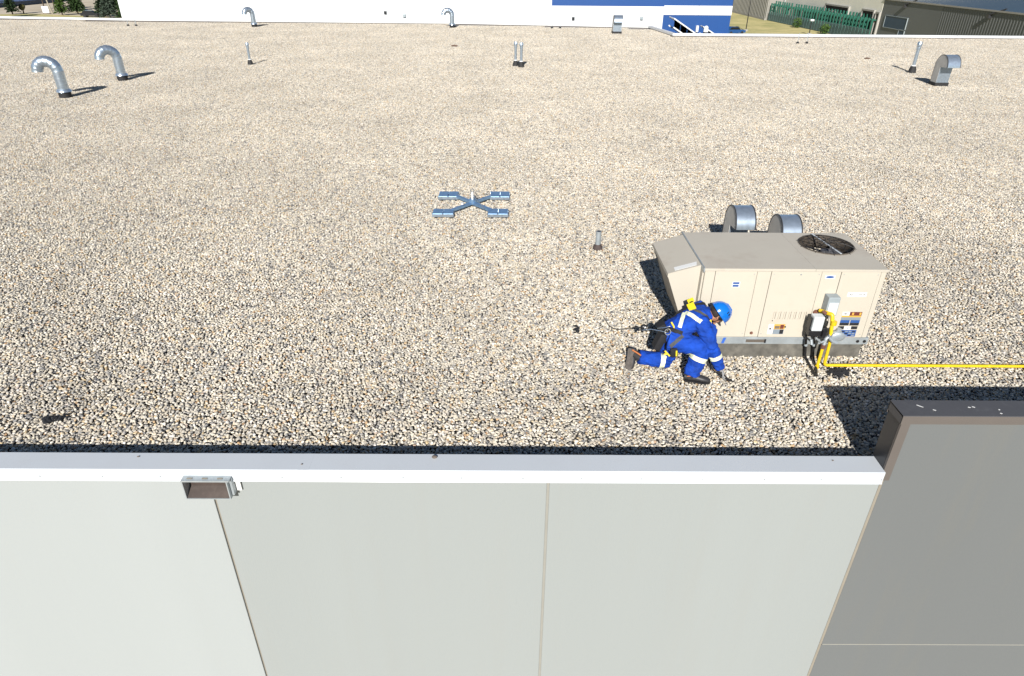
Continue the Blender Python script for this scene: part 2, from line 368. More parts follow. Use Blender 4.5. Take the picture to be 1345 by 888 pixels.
# coping: profiled sheet with slight fold, in lengths meeting at a lapped joint
def coping(x0, x1):
    b = B(); prof = [(4.895, -.02), (4.899, .238), (4.672, .236), (4.668, .232), (4.668, .112), (4.660, .100), (4.664, .098), (4.676, .108), (4.676, .222), (4.885, .226), (4.885, -.02)]
    prism(b, prof, 0, x0, x1); return b
segs = [(-9.2, -5.1), (-5.098, -1.9), (-1.898, .95), (.952, 3.505)]
for x0, x1 in segs: obj('coping_top', coping(x0, x1), [cap_flash, cap_flash], pw, world=True)
for o in [c for c in pw.children if c.name.startswith('coping_top')]:
    for p in o.data.polygons:
        p.material_index = 0 if p.normal.z > .8 else 1
for x in (-5.099, -1.899, .951):
    b = B(); prism(b, [(4.8992, .2385), (4.671, .2365), (4.6655, .232), (4.6655, .112), (4.667, .112), (4.667, .231), (4.672, .2345), (4.8985, .2375)], 0, x - .05, x + .05); obj('joint_cover', b, cap_flash, pw, world=True)
for k in range(16):
    x = -4.9 + k * .56 + random.uniform(-.02, .02)
    b = B(); sweep(b, [(x, 4.672, .150), (x, 4.663, .150)], .006, 8); obj('screw', b, galv_dull, pw, world=True)
# raised wall on the right
rw = empty('raised_wall', (3.55, YF, 0), label='taller dark grey wall with dark bronze coping at the right edge', cat='wall')
b = B(); box(b, 3.556, 16, 4.722, 4.925, -2.352, .80, .006); obj('wall_panel', b, wall_dark, rw, world=True)
b = B(); box(b, 3.556, 16, 4.722, 4.925, GZ, -2.372, .006); obj('wall_panel', b, wall_dark, rw, world=True)
b = B(); box(b, 3.57, 16, 4.728, 4.915, -2.373, -2.351); obj('joint_sealant', b, sealant_lt, rw, world=True)
b = B(); box(b, 3.508, 3.553, 4.74, 4.93, .24, .775); obj('end_panel', b, black_or_shaded, rw, world=True)  # same bronze metal, its shade put into a blacker colour
b = B(); prism(b, [(4.704, .770), (4.704, .855), (4.708, .860), (4.94, .866), (4.944, .862), (4.944, .74), (4.932, .74), (4.932, .85), (4.716, .846), (4.716, .770)], 0, 3.50, 16)
box(b, 3.500, 3.508, 4.71, 4.94, .770, .8585)
cp = obj('coping', b, [shaded_flash, brown_flash, shaded_flash], rw, world=True)
for p in cp.data.polygons: p.material_index = 0 if p.normal.z > .8 else (1 if p.normal.y < -.8 else 2)  # one metal: front face toned as sunlit, other faces as shaded
b = B(); box(b, 3.510, 3.592, 4.708, 4.7215, .105, .769); box(b, 3.509, 3.520, 4.7218, 4.735, .24, .769); obj('corner_trim', b, brown_flash, rw, world=True)
b = B(); box(b, 3.548, 3.556, 4.735, 4.9, GZ, .104); obj('joint_sealant', b, sealant, rw, world=True)
def splat(x, y, z, pts, name='bird_dropping', i=0):
    b = B(); vs = [b.verts.new((x + px_, y + py_, z)) for px_, py_ in pts]; f = b.faces.new(vs); r_ = bmesh.ops.extrude_face_region(b, geom=[f]); bmesh.ops.translate(b, vec=(0, 0, .002), verts=[g for g in r_['geom'] if isinstance(g, bmesh.types.BMVert)])
    return obj(name, b, dropping, rw, world=True)
for x, y, a, l_ in ((3.72, 4.85, -.75, .055), (3.82, 4.79, -.5, .03), (4.16, 4.835, -.3, .025), (4.20, 4.84, -.6, .028), (4.41, 4.80, -.2, .016), (4.39, 4.745, -.4, .02)):
    ca, sa = math.cos(a), math.sin(a); P = []
    for k in range(10):
        t_ = 2 * math.pi * k / 10; rr = 1 + random.uniform(-.3, .3); u_, v_ = math.cos(t_) * l_ * .5 * rr, math.sin(t_) * .006 * rr; P.append((u_ * ca - v_ * sa, u_ * sa + v_ * ca))
    splat(x, y, .8645, P)
# scupper
sc_ = empty('scupper_box', (-2.82, 4.69, -.06), label='galvanised scupper box with brown inside, set in the pale wall below the coping', cat='scupper')
b = B(); X0, X1, Z0, Z1, Y0 = -3.005, -2.605, -.052, .150, 4.592
box(b, X0 - .012, X1 + .03, Y0, 4.698, Z1, Z1 + .014); box(b, X0 - .010, X0, Y0, 4.698, Z0, Z1 - .001); box(b, X1, X1 + .010, Y0, 4.698, Z0, Z1 - .001); box(b, X0 - .010, X1 + .010, Y0 + .001, 4.698, Z0 - .010, Z0 - .001)
obj('frame', b, galv_dull, sc_, world=True)
brown_in = mat('scupper_lining', (.05, .036, .030), .7, raw=True, var=.25, vscale=8, dirt=(.11, .09, .075), damt=.3, dscale=15)
b = B(); quad(b, [(X0, 4.697, Z1), (X1, 4.697, Z1), (X1, 4.697, Z0), (X0, 4.697, Z0)]); prism(b, [(4.60, Z0 + .001), (4.696, Z0 + .001), (4.696, Z0 + .07)], 0, X0 + .001, X1 - .001)
obj('lining', b, brown_in, sc_, world=True)
b = B(); box(b, X1 + .011, X1 + .035, 4.63, 4.698, Z0 + .01, Z1 - .001); obj('side_flange', b, galv_dull, sc_, world=True)
b = B(); box(b, X1 + .036, X1 + .085, 4.685, 4.6985, Z0 + .02, Z1 - .01); obj('backing_plate', b, white_flash, sc_, world=True)
for x in (-2.97, -2.83, -2.69): b = B(); box(b, x, x + .05, 4.62, 4.632, .1645, .170); obj('clip', b, sealant, sc_, world=True)
# small debris lying on the coping
pebble_m = mat('pebble', (.16, .13, .11), .9, var=.3, vscale=30)
def pebble(x, y, z, r, lab):
    b = B(); bmesh.ops.create_icosphere(b, subdivisions=2, radius=1)
    for v in b.verts:
        k = 1 + .25 * mnoise.noise(v.co * 1.3 + Vector((x, y, 0))); v.co = Vector((v.co.x * r * k, v.co.y * r * .75 * k, v.co.z * r * .6 * k + r * .5))
    T(obj('pebble', b, pebble_m, origin=None), lab, 'pebble').location = (x, y, z)
pebble(-.70, 4.845, .238, .026, 'brown pebble lying near the middle of the pale coping')
pebble(-1.93, 4.745, .236, .010, 'tiny dark speck of stone on the coping right of the scupper box')
pebble(-3.5, 4.84, .238, .011, 'tiny pebble on the coping left of the scupper box')
pebble(3.08, 4.83, .238, .009, 'tiny reddish pebble on the coping near the raised wall')

# ================================================================== FAR PARAPET
fp = empty('far_parapet', (0, 54, 0), label='low white parapet along the far edge of the gravel roof', cat='parapet')
line = [(-70, 59.9), (-29, 55.45), (-4.6, 54.9), (10.0, 52.7), (10.6, 47.1), (60, 46.8)]
def wallseg(bm, p, q, t, z0, z1):
    d = Vector((q[0] - p[0], q[1] - p[1], 0)); n = Vector((-d.y, d.x, 0)).normalized() * t
    prism(bm, [(p[0], p[1]), (q[0], q[1]), (q[0] + n.x, q[1] + n.y), (p[0] + n.x, p[1] + n.y)], 2, z0, z1)
b = B(); [wallseg(b, line[i], line[i + 1], .20, -.04, .045) for i in range(5)]; obj('base_flashing', b, brown_flash, fp, world=True)
cop = lambda p, q: (Vector(p), Vector(q))
for i in range(5):
    p, q = Vector(line[i]), Vector(line[i + 1]); n = max(1, int((q - p).length / 6.1)); d = (q - p) / n
    for k in range(n):
        a = p + d * k; c = p + d * (k + 1) - d.normalized() * .02
        nn = Vector((d.y, -d.x)).normalized() * .02
        b = B(); wallseg(b, a + nn, c + nn, .24, .048, .185); obj('coping', b, white_flash, fp, world=True)

# ================================================================== ROOFTOP UNIT
ux0, ux1, uy0, uy1, uz0, uz1 = 2.305, 4.445, 7.10, 8.26, .29, 1.215
ac = empty('rooftop_unit', (3.37, 7.68, 0), label='large tan packaged air conditioning unit on a low curb behind the crouching worker', cat='air conditioner')
def A(name, b, m, smooth=False, p=None): return obj(name, b, m, p or ac, smooth, world=True)
b = B(); box(b, ux0 + .02, ux1 - .015, uy0 + .02, uy1 - .03, -.04, .195); A('curb', b, curb_m)
b = B(); box(b, ux0 - .004, ux1 + .03, uy0 - .012, uy1 + .012, .197, uz0, .003)
A('base_rail', b, galv_dull)
for x0, x1 in ((2.95, 3.19),):
    b = B(); box(b, x0, x1, uy0 - .017, uy0 - .0125, .222, .262); A('fork_slot', b, gap_dark)
    b = B(); box(b, x1 - .012, x1 + .01, uy0 - .019, uy0 - .0175, .215, .268); A('fork_slot', b, black_pl)
for x in (4.345, 4.43):
    b = B(); sweep(b, [(x, uy0 - .018, .243), (x, uy0 - .0125, .243)], .02, 14); A('lifting_hole', b, black_pl)
tape = mat('blue_marking', (.03, .13, .55), .6)
b = B(); prism(b, [(2.645, .205), (2.680, .205), (2.70, .285), (2.665, .285)], 1, uy0 - .0145, uy0 - .0125); A('blue_mark', b, tape)
b = B(); box(b, ux0 + .006, ux1 - .006, uy0 + .008, uy1 - .006, uz0 + .002, uz1 - .40); 
box(b, ux0 + .006, 3.62, uy0 + .008, uy1 - .006, uz1 - .399, uz1 - .035)
A('cabinet_core', b, gap_dark)
# front panels split at the seams
seams = [ux0, 2.428, 2.922, 3.09, 3.685, 3.915, 4.385, ux1]
for i in range(7):
    x0, x1 = seams[i] + (.0025 if i else 0), seams[i + 1] - (.0025 if i < 6 else 0)
    b = B(); box(b, x0, x1, uy0 - (.004 if i in (1, 3, 5) else 0), uy0 + .0075, uz0 + .003, uz1 - .032, .003)
    A('front_panel', b, tan_paint)
    if i in (1, 3, 5):
        for x in (x0 + .03, x1 - .03):
            for z in (uz0 + .05, uz1 - .07):
                b = B(); sweep(b, [(x, uy0 - .0065, z), (x, uy0 - .004, z)], .006, 8); A('screw', b, galv_dull)
for nm, (x0, x1, y0, y1) in dict(side_panel=(ux0, ux0 + .0055, uy0 + .008, uy1), side_panel_=(ux1 - .0055, ux1, uy0 + .008, uy1)).items():
    b = B(); box(b, x0, x1, y0, y1, uz0 + .003, uz1 - .032); A('side_panel', b, tan_paint)
b = B(); box(b, ux0 + .006, ux1 - .006, uy1 - .0055, uy1, uz0 + .003, uz1 - .032); A('back_panel', b, tan_paint)
# top panel with the fan opening
fc, fr = Vector((4.03, 7.855)), .335
def plate_hole(bm, x0, x1, y0, y1, z0, z1, c, r, n=64):
    inn, out = [], []
    angs = sorted([2 * math.pi * k / n for k in range(n)] + [math.atan2(yy - c.y, xx - c.x) % (2 * math.pi) for xx in (x0, x1) for yy in (y0, y1)])
    for a in angs:
        ca, sa = math.cos(a), math.sin(a); ts = []
        if ca > 1e-6: ts.append((x1 - c.x) / ca)
        if ca < -1e-6: ts.append((x0 - c.x) / ca)
        if sa > 1e-6: ts.append((y1 - c.y) / sa)
        if sa < -1e-6: ts.append((y0 - c.y) / sa)
        t = min(ts); inn.append((c.x + ca * r, c.y + sa * r)); out.append((c.x + ca * t, c.y + sa * t))
    m = len(angs); V = [[bm.verts.new((p[0], p[1], z)) for p in L_] for L_, z in ((inn, z1), (out, z1), (inn, z0), (out, z0))]
    for i in range(m):
        k = (i + 1) % m
        bm.faces.new((V[0][i], V[1][i], V[1][k], V[0][k])); bm.faces.new((V[2][k], V[3][k], V[3][i], V[2][i]))
        bm.faces.new((V[1][i], V[3][i], V[3][k], V[1][k])); bm.faces.new((V[0][k], V[2][k], V[2][i], V[0][i]))
b = B(); plate_hole(b, 3.60, ux1 + .012, uy0 - .014, uy1 + .012, uz1 - .030, uz1, fc, fr); A('top_panel', b, tan_top)
b = B(); box(b, ux0 - .010, 3.598, uy0 - .014, uy1 + .012, uz1 - .030, uz1 + .0015, .003); A('top_panel', b, tan_top)
b = B(); box(b, ux0 - .022, ux0 - .0115, uy0 - .016, uy1 + .012, uz1 - .045, uz1 + .012); A('top_trim', b, galv_dull)
# condenser fan
shr = B(); n = 48
r1_ = [[shr.verts.new((fc.x + math.cos(2 * math.pi * k / n) * r, fc.y + math.sin(2 * math.pi * k / n) * r, z)) for k in range(n)] for r, z in ((fr - .001, uz1 - .03), (fr + .0, uz1 + .012), (fr - .012, uz1 + .012), (fr - .022, uz1 - .12), (fr - .0, uz1 - .16))]
for i in range(4):
    for k in range(n): shr.faces.new((r1_[i][k], r1_[i][(k + 1) % n], r1_[i + 1][(k + 1) % n], r1_[i + 1][k]))
A('fan_shroud', shr, coil, True)
b = B(); cyl(b, fc.x, fc.y, uz1 - .36, uz1 - .35, .40, n=32); A('condenser_floor', b, black_pl)
fan = B(); cyl(fan, fc.x, fc.y, uz1 - .16, uz1 - .07, .055, .05)
for k in range(4):
    a0 = k * math.pi / 2 + .3; P = []
    for s, (r, dw) in enumerate(((.05, .18), (.15, .34), (.27, .44), (.305, .40))):
        for e in (-1, 1):
            a = a0 + e * dw + .1 * s; P.append(fan.verts.new((fc.x + r * math.cos(a), fc.y + r * math.sin(a), uz1 - .115 + e * .03)))
    for s in range(3): fan.faces.new((P[2 * s], P[2 * s + 1], P[2 * s + 3], P[2 * s + 2]))
A('fan', fan, fan_grey)
gr = B()
for r in (.06, .14, .22, .29, .345):
    zz = uz1 + .035 - .055 * (r / .36) ** 3 + .012
    sweep(gr, [(fc.x + r * math.cos(2 * math.pi * k / 40), fc.y + r * math.sin(2 * math.pi * k / 40), zz) for k in range(41)], .0022, 5, cap=False)
for k in range(10):
    a = 2 * math.pi * k / 10 + .2
    sweep(gr, [(fc.x + r * math.cos(a), fc.y + r * math.sin(a), uz1 + .042 - .055 * (r / .36) ** 3 + .012) for r in (.03, .1, .18, .26, .33, .37)], .0034, 5)
A('fan_grille', gr, black_pl)
b = B(); bar(b, (fc.x - .055, fc.y + .335, uz1 + .022), (fc.x + .04, fc.y - .345, uz1 + .022), .018, .006); A('fan_strut', b, grey_lt)
# louvre slots
for k in range(7):
    x = 3.235 + k * .062
    b = B(); box(b, x, x + .010, uy0 - .0065, uy0 - .0042, .545, .650); box(b, x - .012, x - .001, uy0 - .012, uy0 - .0042, .548, .647)
    A('louvre', b, tan_paint if k % 2 == 5 else [tan_paint])
    b = B(); box(b, x + .0105, x + .0155, uy0 - .0060, uy0 - .0043, .548, .648); A('louvre_slot', b, gap_dark)
# caps and plugs
for x, z, r, m in ((3.001, .35, .020, rust), (3.729, .645, .033, rust), (3.40, .44, .011, black_pl), (3.225, .525, .006, black_pl), (3.44, 1.145, .009, galv_dull)):
    b = B(); sweep(b, [(x, uy0 - .014, z), (x, uy0 - .0042, z)], [r * .85, r], 16); A('service_cap', b, m)
# labels
def lab(x0, x1, z0, z1, m, name='label', y=.0045, skew=0.0, d=.0012, p=None):
    b = B(); prism(b, [(x0, z0), (x1, z0), (x1 + skew, z1), (x0 + skew, z1)], 1, uy0 - y - d, uy0 - y); return A(name, b, m, p=p)
def text(s, x, z, size, m, parent, y, name='lettering', world_off=True):
    cu = bpy.data.curves.new(name, 'FONT'); cu.body = s; cu.size = size; cu.extrude = .0003; cu.align_x = 'CENTER'; cu.align_y = 'CENTER'
    to = bpy.data.objects.new(name, cu); me_ = bpy.data.meshes.new_from_object(to); me_.materials.append(m)
    bpy.data.objects.remove(to); o = bpy.data.objects.new(name, me_); COL.objects.link(o); o.parent = parent
    o['kind'] = 'stuff'; o.rotation_euler = (math.pi / 2, 0, 0); o.location = Vector((x, uy0 - y, z)) - Vector(parent.location); return o
lab(2.648, 2.740, .975, 1.045, white_lbl, y=.0045); lab(2.656, 2.732, 1.015, 1.040, blue_lbl, 'label_logo', y=.006); lab(2.656, 2.728, .980, 1.006, blue_lbl, 'label_logo', y=.006)
lab(3.730, 3.850, 1.090, 1.135, white_lbl, y=.0035); b = B(); ellipsoid(b, (3.79, uy0 - .005, 1.1125), .050, .0015, .015); A('label_logo', b, blue_lbl)
lab(4.055, 4.285, .855, .915, white_lbl, y=.0045)
text('Apt 1  unit-B', 4.17, .885, .036, black_lbl, ac, .0065)
# triple sticker left
lab(3.195, 3.262, .335, .475, white_lbl); lab(3.264, 3.40, .405, .475, orange_lbl); lab(3.34, 3.385, .412, .468, red_lbl, 'label_print', y=.006); lab(3.275, 3.335, .412, .452, wood_m, 'label_print', y=.006)
lab(3.264, 3.395, .335, .403, grey_lbl); lab(3.345, 3.39, .34, .398, black_lbl, 'label_print', y=.006); lab(3.21, 3.235, .40, .42, black_lbl, 'label_print', y=.006)
# two big stickers right
lab(4.062, 4.150, .600, .650, white_lbl); lab(4.085, 4.115, .617, .630, black_lbl, 'label_print', y=.006)
lab(4.152, 4.300, .600, .650, red_lbl); [lab(x, x + .022, .608, .642, orange_lbl, 'label_print', y=.006) for x in (4.18, 4.27)]
lab(4.062, 4.300, .578, .599, orange_lbl); lab(4.062, 4.300, .538, .577, grey_lbl)
lab(4.062, 4.176, .500, .537, blue_lbl); lab(4.186, 4.300, .500, .537, blue_lbl); lab(4.062, 4.176, .462, .499, black_lbl); lab(4.186, 4.300, .462, .499, black_lbl)
lab(4.055, 4.130, .410, .452, black_lbl); lab(4.132, 4.215, .400, .452, white_lbl); lab(4.217, 4.295, .410, .452, black_lbl)
text('2', 4.175, .425, .045, blue_lbl, ac, .0065)
lab(4.055, 4.295, .305, .399, blue_lbl)
for r_ in range(3):
    for c_ in range(5): lab(4.07 + c_ * .044, 4.07 + c_ * .044 + .034, .315 + r_ * .027, .315 + r_ * .027 + .016, grey_lbl if (r_ + c_) % 3 else black_lbl, 'label_print', y=.006)
# disconnect switch
b = B(); box(b, 3.785, 3.925, uy0 - .125, uy0 - .0045, .66, .90, .008); A('disconnect_switch', b, grey_box)
b = B(); box(b, 3.800, 3.912, uy0 - .134, uy0 - .1255, .675, .835, .003); A('switch_cover', b, grey_lt)
b = B(); sweep(b, [(3.855, uy0 - .07, .66), (3.855, uy0 - .07, .60), (3.84, uy0 - .03, .55), (3.83, uy0 + .0, .54)], .013, 8); A('conduit', b, galv_dull, True)
# economiser hood on the left
hood = B(); prof = [(ux0 - .023, 1.205), (1.90, 1.09), (1.905, 1.05), (2.185, .34), (ux0 - .023, .34)]
hy0, hy1 = 7.215, 8.20
def shell(bm, prof, y0, y1):
    pass
prism(hood, prof, 1, hy0, hy0 + .006); prism(hood, prof, 1, hy1 - .006, hy1)
prism(hood, [(ux0 - .023, 1.199), (ux0 - .023, 1.206), (1.898, 1.092), (1.90, 1.045), (1.904, 1.045), (1.904, 1.086)], 1, hy0 - .004, hy1 + .004)
A('intake_hood', hood, tan_top)
b = B(); prism(b, [(1.915, 1.06), (1.93, 1.06), (2.20, .36), (2.188, .34)], 1, hy0 + .0065, hy1 - .0065); A('filter_screen', b, black_pl)
b = B(); box(b, ux0 - .0225, ux0 - .002, uy0 + .03, uy1 - .02, .30, 1.165); A('hood_flange', b, tan_top)
b = B(); s0 = Vector((1.955, 7.28)); 
zt = lambda x: 1.0925 + (x - 1.9) * (1.206 - 1.0925) / (ux0 - .023 - 1.9) + .001
quad(b, [(1.985, 7.24, zt(1.985)), (2.235, 7.24, zt(2.235)), (2.255, 7.33, zt(2.255)), (1.99, 7.33, zt(1.99))]); r_ = bmesh.ops.extrude_face_region(b, geom=b.faces[:]); bmesh.ops.translate(b, vec=(0, 0, .002), verts=[g for g in r_['geom'] if isinstance(g, bmesh.types.BMVert)])
A('hood_label', b, white_lbl)

# ================================================================== GAS LINE
gas = empty('gas_line', (3.88, 6.87, 0), label='yellow gas pipe running along the gravel and up to the tan unit', cat='gas pipe')
def G(name, b, m, smooth=True): return obj(name, b, m, gas, smooth, world=True)
pr = .0195
def bend(p0, p1, p2, r, n=6):
    p0, p1, p2 = map(Vector, (p0, p1, p2)); a = p1 + (p0 - p1).normalized() * r; c = p1 + (p2 - p1).normalized() * r
    return [a * (1 - t) ** 2 + p1 * 2 * t * (1 - t) + c * t * t for t in [i / n for i in range(n + 1)]]
yl = 6.855
b = B(); sweep(b, [(14, yl, .034)] + bend((14, yl, .034), (3.88, yl, .034), (3.88, yl, .40), .05) + [(3.873, yl, .40)], pr, 12); G('pipe', b, yellow_p)
b = B(); sweep(b, [(3.795, yl - .01, .02), (3.80, yl - .01, .32)], pr * .95, 12); G('drip_leg', b, yellow_p)
b = B(); sweep(b, [(3.795, yl - .01, .0), (3.795, yl - .01, .035)], pr * 1.3, 12); G('pipe_cap', b, yellow_p)
b = B(); sweep(b, [(3.80, yl - .01, .30), (3.81, yl - .01, .42), (3.84, yl, .44), (3.875, yl, .44)], pr * 1.1, 12); G('pipe_fitting', b, galv_dull)
b = B(); sweep(b, [(3.80, yl - .012, .285), (3.80, yl - .012, .335)], .030, 10); G('union_nut', b, rust)
b = B(); sweep(b, [(3.90, yl, .43), (3.905, yl - .01, .44)], .08, 24); ellipsoid(b, (3.925, yl - .005, .47), .068, .055, .068); sweep(b, [(3.92, yl - .01, .50), (3.93, yl - .02, .56)], [.035, .03], 14); ellipsoid(b, (3.93, yl - .04, .46), .085, .02, .06)
G('regulator', b, galv_dull)
b = B(); sweep(b, [(3.86, yl, .44), (3.845, yl + .01, .58), (3.84, yl + .03, .66)] + bend((3.84, yl + .03, .66), (3.835, yl + .05, .72), (3.78, yl + .10, .70), .03) + [(3.755, yl + .20, .69)], [.022] * 2 + [.024] * 9 + [.02], 12)
sweep(b, [(3.855, yl + .0, .60), (3.855, yl, .65)], .034, 10); G('elbow', b, yellow_p)
b = B(); sweep(b, [(3.78, yl + .08, .705), (3.755, yl + .12, .72)], .02, 10); G('valve_handle', b, rust)
b = B(); box(b, 3.622, 3.750, yl + .02, yl + .13, .50, .69, .014); G('meter_body', b, grey_lt, False)
b = B(); box(b, 3.610, 3.758, yl + .03, yl + .12, .42, .498, .008); box(b, 3.604, 3.619, yl + .05, yl + .14, .50, .66, .003); box(b, 3.755, 3.80, yl - .01, yl + .06, .42, .56, .01); box(b, 3.64, 3.735, yl + .131, yl + .16, .52, .66, .006); G('meter_housing', b, black_pl, False)
b = B(); sweep(b, [(3.66, yl - .045, .45), (3.70, yl - .05, .42), (3.74, yl - .04, .38), (3.80, yl - .03, .40)], .012, 8); sweep(b, [(3.64, yl, .40), (3.65, yl - .02, .34)], .018, 8); G('fitting', b, galv_dull)
for x in (4.75, 5.9, 7.6):
    b = B(); sweep(b, [(x, yl, .034), (x + .004, yl, .034), (x + .05, yl, .034), (x + .054, yl, .034)], [.019, .0225, .0225, .019], 10); G('coupling', b, yellow_p)
# pipe standoffs
for x in (6.42, 8.7):
    b = B(); box(b, x - .06, x + .06, yl - .09, yl + .09, -.02, .0135, .003); G('pipe_block', b, black_rub, False)
# two bent black conduits
for dx, nm in ((0, 'left'), (.10, 'right')):
    k = empty('black_conduit', (3.70 + dx, 7.04, 0), label='%s of two bent black conduits running from the unit rail down onto the gravel' % nm, cat='conduit')
    b = B(); sweep(b, [(3.64 + dx * .9, 7.02, .40), (3.67 + dx, 7.035, .30), (3.695 + dx, 7.05, .20), (3.725 + dx, 7.06, .05), (3.73 + dx * .9, 7.02, .022), (3.715 + dx * .6, 6.82, .018), (3.69 + dx * .2, 6.64, .016)], .0135, 8)
    obj('tube', b, black_pl, k, True, world=True)
    b = B(); sweep(b, [(3.693 + dx, 7.05, .195), (3.696 + dx, 7.05, .225)], .021, 8); obj('coupling', b, galv_dull, k, True, world=True)

# ================================================================== SQUARE EXHAUST HOODS
def make_hood(name, label, loc, r, wd, sd, htop, rz=0.0, sc=1.0):
    t = empty(name, loc, rz, label, 'exhaust hood', 'curved sheet metal exhaust hoods')
    zc = htop - r; n = 18; y1 = sd / 2; cyy = y1 - r       # back wall at y1, opening towards -Y
    arc = [(cyy + r * math.cos(a), zc + r * math.sin(a)) for a in [math.pi * k / n for k in range(n + 1)]]
    b = B(); th = .008
    arc2 = [(cyy + (r - th) * math.cos(a), zc + (r - th) * math.sin(a)) for a in [math.pi * k / n for k in range(n + 1)]]
    prism(b, [(y1, .12)] + arc + arc2[::-1] + [(y1 - th, .12)], 0, -wd / 2, wd / 2); obj('hood_sheet', b, galv, t, True)
    lip = [(cyy - r, zc)]
    side = [(y1, .12)] + arc + [(cyy - r + th, zc), (-sd / 2, zc - .02), (-sd / 2, .12)]
    for s in (-1, 1):
        b = B(); prism(b, side, 0, s * (wd / 2 + .001), s * (wd / 2 + .006)); obj('side_sheet', b, galv_face, t)
        b = B(); sweep(b, [(s * (wd / 2 + .004), p[0], p[1]) for p in [(y1, .12)] + arc], .011, 6); obj('edge_seam', b, black_or_shaded, t)
    b = B(); box(b, -wd / 2 + .001, wd / 2 - .001, -sd / 2, -sd / 2 + .006, .12, zc - .01); obj('front_sheet', b, galv, t)
    b = B(); box(b, -wd / 2 + .003, wd / 2 - .003, cyy - r + .02, -sd / 2 - .001, zc + .03, zc + .036); obj('bird_screen', b, black_pl, t)
    b = B(); box(b, -wd / 2 - .03, wd / 2 + .03, -sd / 2 - .03, y1 + .03, -.04, .13, .005); obj('base_curb', b, black_rub, t)
    return t
make_hood('exhaust_hood', 'curved galvanised exhaust hood behind the left half of the tan unit', (3.735, 10.33, 0), .295, .30, .30, .94)
make_hood('exhaust_hood', 'curved galvanised exhaust hood behind the middle of the tan unit, nearer its fan', (4.435, 10.18, 0), .295, .30, .30, .84)
make_hood('exhaust_hood', 'lone curved exhaust hood at the far right of the gravel roof', (17.38, 28.3, 0), .43, .49, .40, 1.17)
make_hood('exhaust_hood', 'small curved exhaust hood against the white building at the far roof edge', (7.16, 48.9, 0), .42, .56, .5, 1.12)

# ================================================================== GOOSENECK DUCTS
def make_goose():
    t = empty('gooseneck_vent', (0, 0, 0))
    b = B(); cyl(b, 0, 0, -.04, .20, .20, n=24); obj('base_boot', b, black_rub, t, True)
    b = B(); sweep(b, [(0, 0, .19), (0, 0, .24), (0, 0, .28)], [.245, .23, .19], 24); obj('storm_collar', b, galv, t, True)
    b = B(); cyl(b, 0, 0, .24, .86, .178, n=24); obj('pipe', b, galv, t, True)
    b = B()
    for z in (.42, .63, .845): cyl(b, 0, 0, z, z + .012, .182, n=24)
    obj('pipe_seam', b, galv_dull, t, True)
    R0 = .32; segs_ = 8
    for k in range(segs_):
        a0, a1 = math.pi * 1.0 * k / segs_, math.pi * 1.0 * (k + 1) / segs_
        p = lambda a, e=0: (-R0 + R0 * math.cos(a), 0, 0.86 + R0 * math.sin(a))
        b = B(); sweep(b, [p(a0), p(a0 + (a1 - a0) * .08), p(a0 + (a1 - a0) * .92), p(a1)], [.181, .178, .178, .181], 24, cap=(k == -1)); obj('elbow_gore', b, galv, t, True)
    return t
g0 = make_goose(); GG = 'galvanised gooseneck vents'
specs = [((-15.65, 24.35, 0), R(8), 'largest galvanised gooseneck vent, the one nearest the left edge', 1.0),
         ((-15.55, 28.1, 0), R(42), 'second gooseneck vent from the left edge, just behind and right of the largest', .97),
         ((-18.2, 51.6, 0), R(48), 'small distant gooseneck vent in front of the left end of the white wall', .95),
         ((-4.2, 52.2, 0), R(12), 'small distant gooseneck vent in front of the middle of the white wall', .95)]
for i, (l_, rz, lb, s) in enumerate(specs):
    o = g0 if i == 0 else tree_copy(g0)
    o.location = l_; o.rotation_euler = (0, 0, rz); o.scale = (s, s, s); T(o, lb, 'vent', GG)
# straight flue vents
def make_flue():
    t = empty('flue_vent', (0, 0, 0))
    b = B(); sweep(b, [(0, 0, -.04), (0, 0, .12), (0, 0, .24)], [.15, .13, .085], 14); obj('base_boot', b, black_rub, t, True)
    b = B(); cyl(b, 0, 0, .22, .98, .062, n=18); obj('pipe', b, galv, t, True)
    b = B(); cyl(b, 0, 0, .80, .86, .082, n=18); cyl(b, 0, 0, .97, 1.05, .095, .075, n=18); cyl(b, 0, 0, .9, .955, .092, n=18); obj('rain_cap', b, galv, t, True)
    b = B(); sweep(b, [(0, 0, .235), (0, 0, .27)], [.095, .066], 14); obj('storm_collar', b, white_flash, t, True)
    return t
f0_ = make_flue(); FG = 'thin straight flue vents'
for i, (l_, s, zs, lb) in enumerate([((-12.05, 32.8, 0), .85, .88, 'single thin vent pipe on the left half of the roof between gooseneck vents'),
                                 ((.235, 33.0, 0), .95, .98, 'left one of the paired thin vent pipes near the roof centre'),
                                 ((.495, 32.65, 0), 1.0, .98, 'right one of the paired thin vent pipes near the roof centre'),
                                 ((18.1, 31.7, 0), 1.15, 1.22, 'tallest thin vent pipe, on the right beside the lone exhaust hood')]):
    o = f0_ if i == 0 else tree_copy(f0_)
    o.location = l_; o.scale = (s, s, zs); T(o, lb, 'vent pipe', FG)
# short pipe stub
t = empty('pipe_stub', (1.526, 10.66, 0), label='short grey pipe stub with a dark flared base left of the unit', cat='pipe')
b = B(); sweep(b, [(0, 0, -.02), (0, 0, .05), (0, 0, .085)], [.09, .078, .055], 20); obj('base_boot', b, mat('rusty_boot', (.07, .05, .045), .8, var=.3, vscale=20), t, True)
b = B(); cyl(b, 0, 0, .06, .32, .047, n=20); obj('pipe', b, galv_dull, t, True)
b = B(); cyl(b, 0, 0, .3205, .3215, .036, n=20); obj('pipe_bore', b, black_pl, t)
